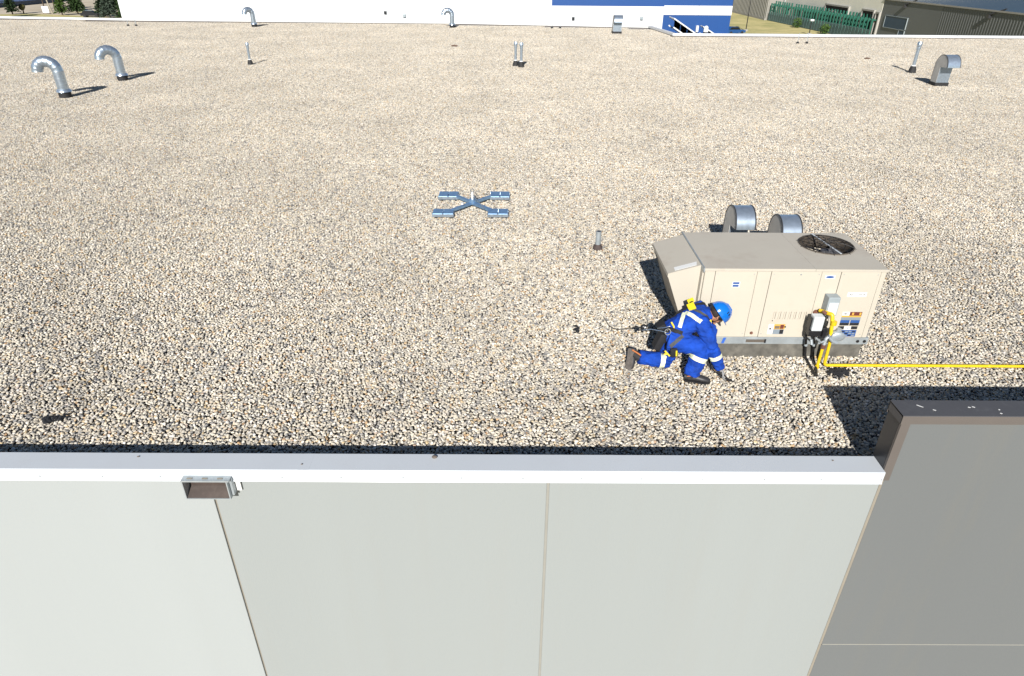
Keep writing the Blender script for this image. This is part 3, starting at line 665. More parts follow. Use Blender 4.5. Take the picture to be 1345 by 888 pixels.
# small far stand posts
pv = None
for i, (x, y, lb) in enumerate([(-27.1, 51.5, 'leftmost thin dark post near the far roof edge by the white wall corner'), (-26.55, 51.55, 'thin dark post just right of the leftmost one at the far roof edge'),
                     (2.97, 52.2, 'left small post of the pair in front of the white wall'), (3.56, 52.25, 'right small post of the pair in front of the white wall'),
                     (17.36, 43.4, 'left small post of the pair on the right far side before the green fence'), (17.93, 43.45, 'right small post of the pair on the right far side before the green fence')]):
    if pv is None:
        pv = empty('stand_post'); b = B(); cyl(b, 0, 0, -.03, .06, .10, .07, n=12); obj('foot', b, black_rub, pv); b = B(); cyl(b, 0, 0, .05, .34, .018, n=8); obj('post', b, galv_dull, pv); o = pv
    else: o = tree_copy(pv)
    o.location = (x, y, 0); T(o, lb, 'post', 'small posts near the far roof edge')
    if i < 2: o.scale = (1, 1, 1.7)
# low left vent shadows: two thin stubs at the left border
for x, y, lb in ((-38.3, 50.2, 'thin pipe outside the left border near the far roof corner'), (-36.5, 44.6, 'thin pipe by the left border of the roof')):
    pass
# brown scrap
b = B(); ellipsoid(b, (0, 0, .03), .20, .13, .05); T(obj('brown_patch', b, mat('brown_scrap', (.16, .10, .07), .9, var=.3, vscale=10)), 'small brown scrap on the gravel below the middle gooseneck vent', 'scrap').location = (-3.18, 40.6, 0)
b = B(); ellipsoid(b, (0, 0, .03), .16, .08, .04); T(obj('brown_patch', b, MATS['brown_scrap']), 'small brown scrap on the gravel left of the tallest vent pipe', 'scrap').location = (18.3, 36.4, 0)

# ================================================================== X-SHAPED ROOF ANCHOR
an = empty('roof_anchor', (-.75, 12.88, 0), label='X-shaped galvanised fall protection anchor with four weighted pads on the gravel', cat='roof anchor')
anc_m = mat('anchor_steel', (.26, .42, .62), .35, .75, var=.12, vscale=12, dirt=(.5, .55, .6), damt=.25, dscale=9)  # galvanised steel with the sky's blue reflection put into its base colour
def Q(name, b, m, smooth=False): return obj(name, b, m, an, smooth, world=True)
pads = [(-1.475, -1.075, 13.23, 13.57, 1), (-.40, -.01, 13.24, 13.59, 1), (-1.49, -1.09, 12.17, 12.46, -1), (-.42, -.035, 12.18, 12.49, -1)]
for x0, x1, y0, y1, s in pads:
    xm = (x0 + x1) / 2
    for a, c in ((x0, xm - .008), (xm + .008, x1)):
        b = B(); box(b, a, c, y0, y1, .044, .085, .006); Q('weight_plate', b, anc_m)
    b = B(); box(b, x0 - .008, x1 + .008, y0 - .010, y0 - .001, .02, .078); box(b, x0 - .008, x1 + .008, y1 + .001, y1 + .010, .02, .078); box(b, x0 - .01, x1 + .01, y0, y1, .018, .043); Q('tray', b, galv)
    for xx in (x0 + .04, x1 - .06):
        b = B(); box(b, xx, xx + .05, y0 - .012, y0 + .05, -.01, .017); Q('rubber_foot', b, black_rub)
ctr = Vector((-.75, 12.86, .075))
for i, (x, y) in enumerate(((-1.09, 13.28), (-.40, 13.28), (-1.12, 12.42), (-.38, 12.44))):
    d = (Vector((x, y, .07)) - ctr)
    b = B(); bar(b, ctr + d.normalized() * .06, (x, y, .07), .085 if i in (0, 3) else .065, .045); Q('arm', b, anc_m)
b = B(); cyl(b, ctr.x, ctr.y, .06, .15, .075, n=16); Q('hub', b, anc_m, True)
b = B(); cyl(b, ctr.x, ctr.y, .15, .30, .022, n=12); Q('post', b, white_flash, True)
b = B(); sweep(b, [(ctr.x + .035 * math.cos(a), ctr.y, .325 + .035 * math.sin(a)) for a in [2 * math.pi * k / 16 for k in range(17)]], .008, 6, cap=False); Q('anchor_ring', b, steel_m, True)
b = B(); bar(b, ctr + Vector((.02, -.01, .15)), (-.50, 12.42, .11), .015, .012); Q('brace', b, galv)
b = B(); sweep(b, [(-1.09, 13.27, .13), (-.75, 13.2, .115), (-.41, 13.27, .13)], .005, 5); Q('cable', b, cable_m)
b = B(); box(b, -.955, -.915, 12.56, 12.66, .13, .16, .004); Q('clamp', b, white_flash)
b = B(); ellipsoid(b, (-.705, 12.93, .16), .03, .03, .035); Q('knob', b, black_pl, True)

# ================================================================== DARK PATCHES: STONES STANDING IN FOR BARE MEMBRANE
dk_m = mat('patch_stones', (.012, .013, .016), .8, var=.5, vscale=25)
def cluster(name, loc, rx, ry, n, lb):
    b = B(); rg = random.Random(int(loc[0] * 100) + n)
    for k in range(n):
        x = rg.gauss(0, .5) * rx; y = rg.gauss(0, .5) * ry + .35 * x + .3 * ry * math.sin(x * 60)
        s = rg.uniform(.014, .03); M4 = Matrix.Translation((x, y, rg.uniform(.002, .012))) @ Matrix.Rotation(rg.uniform(0, 3), 4, 'Z') @ Matrix.Diagonal((s, s * .75, s * .5, 1))
        bmesh.ops.create_icosphere(b, subdivisions=1, radius=1, matrix=M4)
    o = obj(name, b, dk_m); o.location = loc; T(o, lb, 'dark pebbles', kind='stuff')
cluster('dark_patch', (-4.90, 5.72, .006), .13, .06, 42, 'dark stones standing in for bare membrane in the gravel near the lower left corner')
cluster('dark_patch', (4.02, 6.74, .006), .14, .11, 75, 'dark stones standing in for bare membrane below the yellow gas pipe by the unit')
cluster('dark_patch', (.91, 7.77, .004), .045, .08, 14, 'small dark spot built of stones in open gravel left of the worker')

# ================================================================== WORKER
wk = empty('person', (2.05, 6.72, 0), label='worker in blue coveralls, blue hard hat and harness, kneeling beside the tan unit', cat='person')
def W(name, b, m, smooth=True, p=None): return obj(name, b, m, p or wk, smooth, world=True)
V = Vector
J = dict(pelvis=V((1.925, 6.80, .50)), mid=V((2.03, 6.81, .60)), chest=V((2.17, 6.82, .70)), neck=V((2.325, 6.83, .755)),
         rsh=V((2.235, 6.67, .70)), relb=V((2.362, 6.56, .445)), rwr=V((2.492, 6.545, .175)),
         lsh=V((2.27, 6.985, .745)), lelb=V((2.43, 6.92, .50)), lwr=V((2.40, 6.74, .27)),
         rhip=V((1.925, 6.71, .47)), rkn=V((2.265, 6.60, .425)), rank=V((2.155, 6.53, .13)),
         lhip=V((1.93, 6.885, .49)), lkn=V((1.945, 6.85, .085)), lank=V((1.60, 6.875, .115)))
def bake(b, name, m, vox, sm=6, fold=0.0, fscale=14.0, parent=None):
    bmesh.ops.recalc_face_normals(b, faces=b.faces)
    me_ = bpy.data.meshes.new(name); b.to_mesh(me_); b.free(); o = bpy.data.objects.new(name, me_); COL.objects.link(o)
    r = o.modifiers.new('r', 'REMESH'); r.mode = 'VOXEL'; r.voxel_size = vox; r.use_smooth_shade = True
    s = o.modifiers.new('s', 'SMOOTH'); s.iterations = sm; s.factor = .5
    bpy.context.view_layer.update()
    ev = o.evaluated_get(bpy.context.evaluated_depsgraph_get()); nm = bpy.data.meshes.new_from_object(ev)
    o.modifiers.clear(); o.data = nm; bpy.data.meshes.remove(me_); nm.name = name
    off = V(wk.location)
    nrm = [v.normal.copy() for v in nm.vertices]
    for v, nn in zip(nm.vertices, nrm):
        c = v.co
        if fold:
            q = V((c.x * 1.0, c.y * .8, c.z * 1.5)) * fscale
            f = 1 - abs(mnoise.noise(q)) * 2.2; g = mnoise.noise(q * 2.1 + V((5, 2, 1)))
            v.co = c + nn * (fold * f + fold * .45 * g)
    for v in nm.vertices: v.co = v.co - off
    nm.materials.clear(); nm.materials.append(m)
    for p in nm.polygons: p.use_smooth = True; p.material_index = 0
    o.parent = parent or wk
    return o
# head frame
hu = V((.80, -.02, .60)).normalized(); hf = V((.62, .08, -.78)); hf = (hf - hu * hf.dot(hu)).normalized(); hs = hf.cross(hu)
HM = Matrix((hs, hf, hu)).transposed()      # columns: side(right), forward, up
HC = V((2.462, 6.835, .755))
def hp(x, y, z): return HC + HM @ V((x, y, z))
bd = B()
ellipsoid(bd, HC, .074, .092, .105, HM, 20, 14); ellipsoid(bd, hp(0, .045, -.055), .052, .048, .055, HM)
ellipsoid(bd, hp(0, .102, -.02), .013, .016, .022, HM, 10, 8); ellipsoid(bd, hp(0, .088, -.075), .026, .014, .010, HM, 10, 8); ellipsoid(bd, hp(0, .085, -.105), .022, .018, .016, HM, 10, 8)
for s in (-1, 1): ellipsoid(bd, hp(.077 * s, -.005, -.02), .010, .022, .032, HM, 10, 8); ellipsoid(bd, hp(.03 * s, .085, .02), .016, .010, .008, HM, 8, 6)
sweep(bd, [J['neck'] - V((.08, 0, .03)), J['neck'], hp(0, -.02, -.09), hp(0, -.01, -.04)], [.075, .060, .056, .05], 16)
sweep(bd, [J['pelvis'], J['mid'], J['chest'], J['neck']], [.12, .115, .13, .06], 16, ell=[(1.1, .8), (1.05, .8), (1.15, .8), (1, 1)])
for s, h, k, a in (('r', 'rhip', 'rkn', 'rank'), ('l', 'lhip', 'lkn', 'lank')):
    sweep(bd, [J[h], (J[h] + J[k]) / 2, J[k]], [.075, .065, .052], 14); sweep(bd, [J[k], J[k] * .6 + J[a] * .4, J[a]], [.052, .05, .038], 14)
for s in 'rl':
    sweep(bd, [J['chest'], J[s + 'sh'], (J[s + 'sh'] + J[s + 'elb']) / 2, J[s + 'elb']], [.08, .058, .045, .038], 12)
    sweep(bd, [J[s + 'elb'], J[s + 'elb'] * .6 + J[s + 'wr'] * .4, J[s + 'wr']], [.038, .036, .027], 12)
body = bake(bd, 'body', skin_m, .007, 3)
# coverall
cv = B()
sweep(cv, [J['pelvis'] - V((.09, .0, .03)), J['pelvis'], J['mid'], J['chest'], J['chest'] * .45 + J['neck'] * .55, J['neck'] + V((-.01, 0, .0))], [.10, .165, .155, .165, .135, .088], 20,
      ell=[(1.0, .8), (1.12, .85), (1.08, .82), (1.15, .8), (1.2, .72), (1, .9)])
sweep(cv, [J['neck'] - V((.05, 0, .02)), J['neck'] + V((.035, 0, .012))], [.085, .074], 18)
sweep(cv, [J['rhip'] - V((.05, 0, 0)), J['rhip'] * .6 + J['rkn'] * .4, J['rkn'] - V((.02, 0, 0)), J['rkn'] + V((.02, 0, -.02))], [.125, .118, .100, .085], 18)
sweep(cv, [J['rkn'] + V((0, 0, -.01)), J['rkn'] * .55 + J['rank'] * .45, J['rkn'] * .15 + J['rank'] * .85, J['rank'] + V((0, 0, -.025))], [.097, .098, .092, .088], 18)
sweep(cv, [J['lhip'], J['lhip'] * .5 + J['lkn'] * .5, J['lkn'] + V((0, 0, .035))], [.125, .108, .085], 18)
sweep(cv, [J['lkn'] + V((.03, 0, .0)), J['lkn'] + V((-.02, 0, .012)), J['lkn'] * .5 + J['lank'] * .5, J['lank'] + V((.0, 0, .01))], [.075, .088, .086, .082], 18)
for s in 'rl':
    o_ = V((0, -.02 if s == 'r' else .0, 0))
    sweep(cv, [J['chest'] + V((.02, 0, .0)), J[s + 'sh'], (J[s + 'sh'] + J[s + 'elb']) / 2, J[s + 'elb']], [.115, .092, .080, .068], 16)
    sweep(cv, [J[s + 'elb'], J[s + 'elb'] * .5 + J[s + 'wr'] * .5, J[s + 'wr']], [.070, .064, .050], 16)
cov = bake(cv, 'coverall', coverall_m, .0085, 5, fold=.0095, fscale=12)
off = V(wk.location)
def cut_part(name, planes, m, offset=.004, keep=None, thick=.003, parent=None):
    """piece of cloth following the coverall between cutting planes (world point, outward normal)"""
    b = bmesh.new(); b.from_mesh(cov.data); bmesh.ops.translate(b, vec=off, verts=b.verts)
    for co, no in planes:
        bmesh.ops.bisect_plane(b, geom=b.verts[:] + b.edges[:] + b.faces[:], plane_co=co, plane_no=no, clear_outer=True)
    if keep:
        kill = [f for f in b.faces if not keep(f.calc_center_median(), f.normal)]
        bmesh.ops.delete(b, geom=kill, context='FACES')
    b.normal_update()
    for v in b.verts: v['d'] = 0 if False else None
    return b
def strap(name, p0, p1, width, view, m, offset=.004, reach=.09, nd=.15):
    p0, p1, view = V(p0), V(p1), V(view).normalized(); d = (p1 - p0); ln = d.length; d.normalize(); n = d.cross(view).normalized(); d2 = view.cross(n).normalized()
    b = bmesh.new(); b.from_mesh(cov.data); bmesh.ops.translate(b, vec=off, verts=b.verts)
    for co, no in ((p0 - d2 * 0, -d2), (p1, d2), (p0 + n * width / 2, n), (p0 - n * width / 2, -n)):
        bmesh.ops.bisect_plane(b, geom=b.verts[:] + b.edges[:] + b.faces[:], plane_co=co, plane_no=no, clear_outer=True)
    mid = (p0 + p1) / 2
    kill = [f for f in b.faces if f.normal.dot(view) < nd or abs((f.calc_center_median() - mid).dot(view)) > reach]
    bmesh.ops.delete(b, geom=kill, context='FACES'); b.normal_update()
    co = {v: v.co + v.normal * offset for v in b.verts}
    for v, c in co.items(): v.co = c
    if len(b.faces) == 0: b.free(); print('EMPTY', name); return None
    return W(name, b, m)
def ring(name, c, axis, width, m, rad, offset=.004):
    c, axis = V(c), V(axis).normalized(); b = bmesh.new(); b.from_mesh(cov.data); bmesh.ops.translate(b, vec=off, verts=b.verts)
    for co, no in ((c + axis * width / 2, axis), (c - axis * width / 2, -axis)):
        bmesh.ops.bisect_plane(b, geom=b.verts[:] + b.edges[:] + b.faces[:], plane_co=co, plane_no=no, clear_outer=True)
    kill = [f for f in b.faces if (f.calc_center_median() - c).length > rad]
    bmesh.ops.delete(b, geom=kill, context='FACES'); b.normal_update()
    co = {v: v.co + v.normal * offset for v in b.verts}
    for v, q in co.items(): v.co = q
    return W(name, b, m)
C0 = V((0, 0, CAM_H)); 
ring('reflective_band', J['rkn'] * .60 + J['rank'] * .40, J['rkn'] - J['rank'], .055, reflect_m, .15)
ring('reflective_band', J['relb'] * .62 + J['rwr'] * .38, J['relb'] - J['rwr'], .050, reflect_m, .085)
ring('reflective_band', J['lkn'] * .80 + J['lank'] * .20 + V((0, 0, .03)), J['lkn'] - J['lank'], .055, reflect_m, .13)
up_side = (-.15, -.62, .77)
strap('reflective_stripe', (2.052, 6.80, .79), (2.225, 6.72, .63), .048, up_side, reflect_m, .0035, .2)
strap('reflective_stripe', (2.045, 6.80, .79), (1.985, 6.70, .62), .044, up_side, reflect_m, .0040, .2)
strap('shoulder_strap', (2.10, 6.84, .83), (2.325, 6.74, .70), .036, up_side, strap_g, .007, .2)
strap('back_strap', (1.90, 6.88, .66), (2.12, 6.86, .84), .045, (-.35, -.35, .85), strap_m, .008, .2)
strap('shoulder_strap', (2.10, 6.90, .85), (2.34, 6.95, .84), .05, (-.1, -.2, .95), strap_m, .007, .2)
strap('waist_strap', (2.02, 6.65, .55), (1.88, 6.62, .42), .042, (-.1, -.75, .6), strap_g, .006, .2)
strap('leg_strap', (1.80, 6.74, .62), (1.84, 6.64, .36), .05, (-.55, -.75, .35), strap_m, .006, .25, .0)
strap('waist_strap', (1.76, 6.80, .60), (2.02, 6.66, .57), .045, (-.3, -.65, .7), strap_m, .006, .25)
# harness hardware
def flat(name, pts, m, th=.014, p=None):
    b = B(); f = b.faces.new([b.verts.new(q) for q in pts]); b.normal_update(); nn = f.normal.copy()
    r_ = bmesh.ops.extrude_face_region(b, geom=[f]); bmesh.ops.translate(b, vec=nn * th, verts=[g for g in r_['geom'] if isinstance(g, bmesh.types.BMVert)])
    return W(name, b, m, False)
b = B(); Mp = Matrix.Rotation(R(-25), 3, 'Y'); 
def obox(b, c, sx, sy, sz, M3, bev=.004):
    bb = bmesh.new(); box(bb, -sx / 2, sx / 2, -sy / 2, sy / 2, -sz / 2, sz / 2, bev)
    for v in bb.verts: v.co = M3 @ v.co + V(c)
    tmp = bpy.data.meshes.new('tmp'); bb.to_mesh(tmp); bb.free(); b.from_mesh(tmp); bpy.data.meshes.remove(tmp)
dm = Matrix.Rotation(R(-28), 3, 'Y') @ Matrix.Rotation(R(22), 3, 'X')
obox(b, (2.125, 6.835, .845), .085, .095, .022, dm); obox(b, (2.135, 6.93, .875), .075, .055, .020, dm); W('dorsal_pad', b, yellow_f, False)
b = B(); obox(b, (2.135, 6.875, .872), .040, .045, .012, dm); W('dorsal_plate', b, black_pl, False)
b = B(); obox(b, (2.335, 6.735, .700), .040, .045, .022, Matrix.Rotation(R(35), 3, 'X')); W('buckle', b, yellow_f, False)
b = B(); sweep(b, [(1.845 + .034 * math.cos(a), 6.665 + .01 * math.sin(a), .60 + .034 * math.sin(a)) for a in [2 * math.pi * k / 20 for k in range(21)]], .006, 6, cap=False); W('d_ring', b, steel_m)
b = B(); ellipsoid(b, (1.845, 6.675, .60), .024, .012, .024); W('d_ring_pad', b, black_pl)
# tool pouch at the hip
b = B(); obox(b, (1.93, 6.585, .375), .085, .055, .125, Matrix.Rotation(R(-12), 3, 'Y'), .018); W('tool_pouch', b, strap_m)
b = B(); obox(b, (1.952, 6.553, .375), .018, .004, .075, Matrix.Rotation(R(-6), 3, 'Y'), .001); W('pouch_stripe', b, yellow_f, False)
b = B(); sweep(b, [(1.83, 6.62, .37), (1.865, 6.61, .335), (1.89, 6.60, .31)], .011, 6); sweep(b, [(1.825, 6.615, .325), (1.865, 6.61, .335)], .010, 6); W('strap_end', b, yellow_f)
b = B(); obox(b, (1.785, 6.75, .44), .095, .15, .23, Matrix.Rotation(R(20), 3, 'Y'), .03); obox(b, (1.80, 6.80, .60), .10, .14, .10, Matrix.Rotation(R(-30), 3, 'Y'), .03); W('rope_bag', b, strap_m)
b = B(); sweep(b, [(1.885, 6.72, .70), (1.915, 6.70, .655), (1.93, 6.69, .60)], .010, 6); W('harness_keeper', b, yellow_f)
# head gear
hl = B()
nseg, nring = 32, 10; rings_ = []
for i in range(nring + 1):
    a = math.pi / 2 * i / nring; rr = math.cos(a); zz = math.sin(a); L_ = []
    for k in range(nseg):
        t_ = 2 * math.pi * k / nseg
        L_.append(hp(math.cos(t_) * .122 * rr, -.008 + math.sin(t_) * .148 * rr, .008 + .138 * zz) if i < nring else None)
    rings_.append(L_)
RV = [[hl.verts.new(p) for p in L_] for L_ in rings_[:-1]]; top = hl.verts.new(hp(0, -.008, .146))
for i in range(len(RV) - 1):
    for k in range(nseg): hl.faces.new((RV[i][k], RV[i][(k + 1) % nseg], RV[i + 1][(k + 1) % nseg], RV[i + 1][k]))
for k in range(nseg): hl.faces.new((RV[-1][k], RV[-1][(k + 1) % nseg], top))
brim = []
for k in range(nseg):
    t_ = 2 * math.pi * k / nseg; f = max(0, math.sin(t_)) ** 2; brim.append(hl.verts.new(hp(math.cos(t_) * (.129), -.008 + math.sin(t_) * (.156 + .045 * f), .006 - .012 * f)))
for k in range(nseg): hl.faces.new((brim[k], brim[(k + 1) % nseg], RV[0][(k + 1) % nseg], RV[0][k]))
helm = W('helmet', hl, helmet_m)
sm_ = helm.modifiers.new('thick', 'SOLIDIFY'); sm_.thickness = .004
b = B()
for e in (-1, 1):
    sweep(b, [hp(.018 * e, -.11, .101), hp(.018 * e, -.04, .143), hp(.018 * e, .03, .144), hp(.016 * e, .10, .105)], .006, 6)
W('helmet_rib', b, helmet_m)
b = B(); 
for e in (-1, 1):
    for q in (-.015, .02): sweep(b, [hp(.103 * e, q, .080), hp(.087 * e, q, .104)], .0065, 6)
W('helmet_vent', b, black_pl)
b = B(); ellipsoid(b, hp(0, -.035, -.01), .080, .078, .075, HM, 20, 12); W('hair', b, hair_m)
b = B(); sweep(b, [hp(.085, .01, .01), hp(.080, .02, -.05), hp(.050, .03, -.095), hp(0, .035, -.112), hp(-.050, .03, -.095), hp(-.080, .02, -.05), hp(-.085, .01, .01)], .005, 6); W('chin_strap', b, strap_m)
b = B(); ellipsoid(b, hp(.098, .0, -.005), .010, .035, .03, HM, 14, 8); ellipsoid(b, hp(-.098, .0, -.005), .010, .035, .03, HM, 14, 8); W('helmet_clip', b, black_pl)
# gloves: palm, four fingers and thumb each
def glove(wr, direction, palmn, curl, s=1.0):
    wr, d, n = V(wr), V(direction).normalized(), V(palmn); n = (n - d * n.dot(d)).normalized(); sd = d.cross(n)
    b = B(); sweep(b, [wr - d * .04, wr + d * .01, wr + d * .05, wr + d * .09], [.040, .032, .040, .036], 12, ell=[(1, 1), (1, .8), (1.05, .5), (1.05, .42)], up=n)
    for i, (o_, ln) in enumerate(((-.030, .062), (-.010, .072), (.011, .068), (.030, .052))):
        p0 = wr + d * .082 + sd * o_; c1 = d * math.cos(curl) + n * math.sin(curl); c2 = d * math.cos(curl * 2) + n * math.sin(curl * 2)
        sweep(b, [p0, p0 + d * ln * .25, p0 + d * ln * .25 + c1 * ln * .4, p0 + d * ln * .25 + c1 * ln * .4 + c2 * ln * .35], [.0105, .0100, .0092, .0078], 8)
    p0 = wr + d * .03 - sd * .030; sweep(b, [p0, p0 - sd * .022 + d * .022 + n * .008, p0 - sd * .024 + d * .048 + n * .022, p0 - sd * .016 + d * .066 + n * .032], [.014, .0115, .0105, .008], 8)
    return b
W('glove', glove(J['rwr'], (.50, -.05, -.72), (-.75, -.1, -.5), .55), glove_m)
W('glove', glove(J['lwr'], (-.1, -.1, -1), (.2, -.9, .1), .5), mat('dark_glove', (.03, .03, .033), .7, var=.2, vscale=30))
# boots
def boot(heel, toe, ankle, upv, name='boot'):
    heel, toe, ankle, upv = V(heel), V(toe), V(ankle), V(upv).normalized(); d = (toe - heel).normalized(); ln = (toe - heel).length
    b = B(); up_ = (upv - d * upv.dot(d)).normalized()
    P = [heel + up_ * .045, heel + d * .05 + up_ * .05, heel + d * .12 + up_ * .048, heel + d * (ln * .68) + up_ * .040, heel + d * (ln * .9) + up_ * .032, toe + up_ * .026]
    sweep(b, P, [.034, .047, .046, .047, .042, .022], 14, ell=[(1, 1)] + [(.95, .95), (.9, .95), (1.05, .8), (1.05, .72), (1, .8)], up=up_)
    sweep(b, [heel + d * .06 + up_ * .04, ankle], [.052, .056], 14)
    o = W(name, b, boot_m)
    s = B(); side = d.cross(up_)
    out = [(.0, .030), (.03, .038), (.10, .034), (.17, .044), (.22, .046), (.26, .036), (ln + .008, .012)]
    poly = [(t_, w_) for t_, w_ in out] + [(t_, -w_) for t_, w_ in out[::-1]]
    A_ = [s.verts.new(heel + d * t_ + side * w_ + up_ * .012) for t_, w_ in poly]; C_ = [s.verts.new(heel + d * t_ + side * w_ - up_ * .012) for t_, w_ in poly]
    s.faces.new(A_); s.faces.new(C_[::-1])
    for i in range(len(poly)): s.faces.new((A_[i], C_[i], C_[(i + 1) % len(poly)], A_[(i + 1) % len(poly)]))
    W('sole', s, boot_sole if name == 'boot_up' else tool_m, False, p=None)
    return o
boot((2.085, 6.545, .02), (2.375, 6.485, .018), J['rank'] + V((0, 0, .05)), (0, 0, 1))
boot((1.485, 6.87, .25), (1.465, 6.80, -.005), J['lank'] + V((-.01, 0, .01)), (1, .75, .05), 'boot_up').name = 'boot'
b = B(); sweep(b, [(2.10, 6.49, .10), (2.16, 6.475, .115), (2.23, 6.485, .10)], .006, 6); W('boot_lace', b, mat('lace', (.5, .16, .04), .7))
b = B(); sweep(b, [(1.49, 6.83, .255), (1.545, 6.82, .225), (1.60, 6.81, .19)], .010, 6); W('boot_lace', b, MATS['lace'])
# pliers held in the right hand
tl = empty('pliers', (2.60, 6.53, .03), label='dark pliers held down to the gravel in the gloved right hand', cat='pliers')
b = B()
sweep(b, [(2.44, 6.545, .16), (2.50, 6.53, .11), (2.57, 6.525, .055), (2.62, 6.52, .025), (2.67, 6.515, .012)], [.008, .009, .009, .012, .005], 8)
sweep(b, [(2.50, 6.50, .15), (2.55, 6.505, .10), (2.59, 6.515, .055), (2.63, 6.52, .028), (2.66, 6.53, .012)], [.008, .009, .009, .010, .005], 8)
obj('handle', b, tool_m, tl, True, world=True)
# lanyard
ly = empty('safety_lanyard', (1.6, 6.9, 0), label='thin wire lanyard trailing left from the harness across the gravel', cat='lanyard')
b = B(); sweep(b, [(1.68, 6.78, .575), (1.60, 6.85, .548), (1.53, 6.95, .50), (1.465, 7.1, .40), (1.41, 7.3, .28), (1.375, 7.55, .15), (1.35, 7.8, .06), (1.335, 8.0, .024), (1.315, 8.15, .012)], .0045, 6); obj('wire_rope', b, cable_m, ly, True, world=True)
b = B(); sweep(b, [(1.845, 6.665, .59), (1.76, 6.72, .585), (1.68, 6.77, .575), (1.58, 6.82, .535)], .0065, 8); sweep(b, [(1.87, 6.69, .66), (1.80, 6.70, .635), (1.74, 6.75, .60)], .005, 6); obj('steel_link', b, steel_m, ly, True, world=True)
b = B(); ellipsoid(b, (1.60, 6.84, .565), .042, .03, .036); obox(b, (1.585, 6.84, .53), .03, .03, .05, Matrix.Identity(3)); obj('rope_grab', b, black_pl, ly, True, world=True)
b = B(); ellipsoid(b, (1.612, 6.808, .578), .012, .008, .010); obj('rivet', b, white_lbl, ly, True, world=True)

# ================================================================== WHITE AND BLUE BUILDING
wb = empty('white_warehouse', (0, 62, GZ), label='big white warehouse with blue band just beyond the far roof edge', cat='building')
def WB(name, b, m): return obj(name, b, m, wb, world=True)
# wall made of wide insulated panels with fine joints
xs = [-32.97 + 5.1 * k for k in range(9)] + [12.93]
for i in range(9):
    b = B(); box(b, xs[i] + (.004 if i else 0), xs[i + 1] - .004, 62, 62.3, GZ, .915, .0); WB('wall_panel', b, bld_white)
b = B(); box(b, -32.97, 3.45, 62.0, 62.3, .917, 4.0); WB('upper_panel', b, bld_white)
b = B(); box(b, 3.452, 12.93, 62.0, 62.3, .917, 4.0); WB('upper_panel', b, bld_blue)
b = B(); box(b, -32.96, 12.9, 62.31, 110, GZ, 3.9); WB('wall', b, bld_white)
b = B(); box(b, -33.2, 13.1, 61.9, 110.2, 4.005, 4.2); WB('roof', b, bld_white)
for x, z in ((-10.9, .0), (-10.2, .35)): pass
bb = empty('blue_annex', (16, 62.6, GZ), label='bright blue annex with a white stripe beside the white warehouse', cat='building')
def BB(name, b, m): return obj(name, b, m, bb, world=True)
b = B(); box(b, 12.95, 18.85, 62.6, 100, GZ, .245); BB('lower_wall', b, bld_blue)
b = B(); box(b, 12.95, 16.00, 62.56, 100, .247, .965); BB('stripe_panel', b, bld_white)
b = B(); box(b, 16.03, 18.86, 62.56, 100, .247, .965); BB('stripe_panel', b, bld_white)
b = B(); box(b, 12.95, 18.85, 62.6, 100, .967, 4.0); BB('upper_wall', b, bld_blue)
b = B(); box(b, 15.95, 16.15, 62.3, 62.6, -1.05, -.55); BB('wall_vent', b, white_flash)
b = B(); box(b, 17.9, 18.0, 62.3, 62.59, -1.5, -1.2); BB('wall_lamp', b, white_flash)
for x, z, lb in ((5.3, -.05, 'small dark wall light on the white wall left of the distant exhaust hood'), (-10.6, .30, 'small dark fixture on the white wall right of the left gooseneck vents'), (-9.0, .05, 'faint grey fixture on the white wall, right of the dark one'), (11.1, .0, 'small grey fixture on the white wall near the blue annex')):
    o = empty('wall_fixture', (x, 61.97, z - .1), label=lb, cat='wall fixture', group='fixtures on the white wall')
    b = B(); box(b, -.10, .10, -.12, .03, 0, .22, .02); obj('housing', b, grey_box if 'grey' in lb else black_pl, o)
    b = B(); box(b, -.14, .14, -.01, .025, -.04, .26); obj('back_plate', b, galv_dull, o)
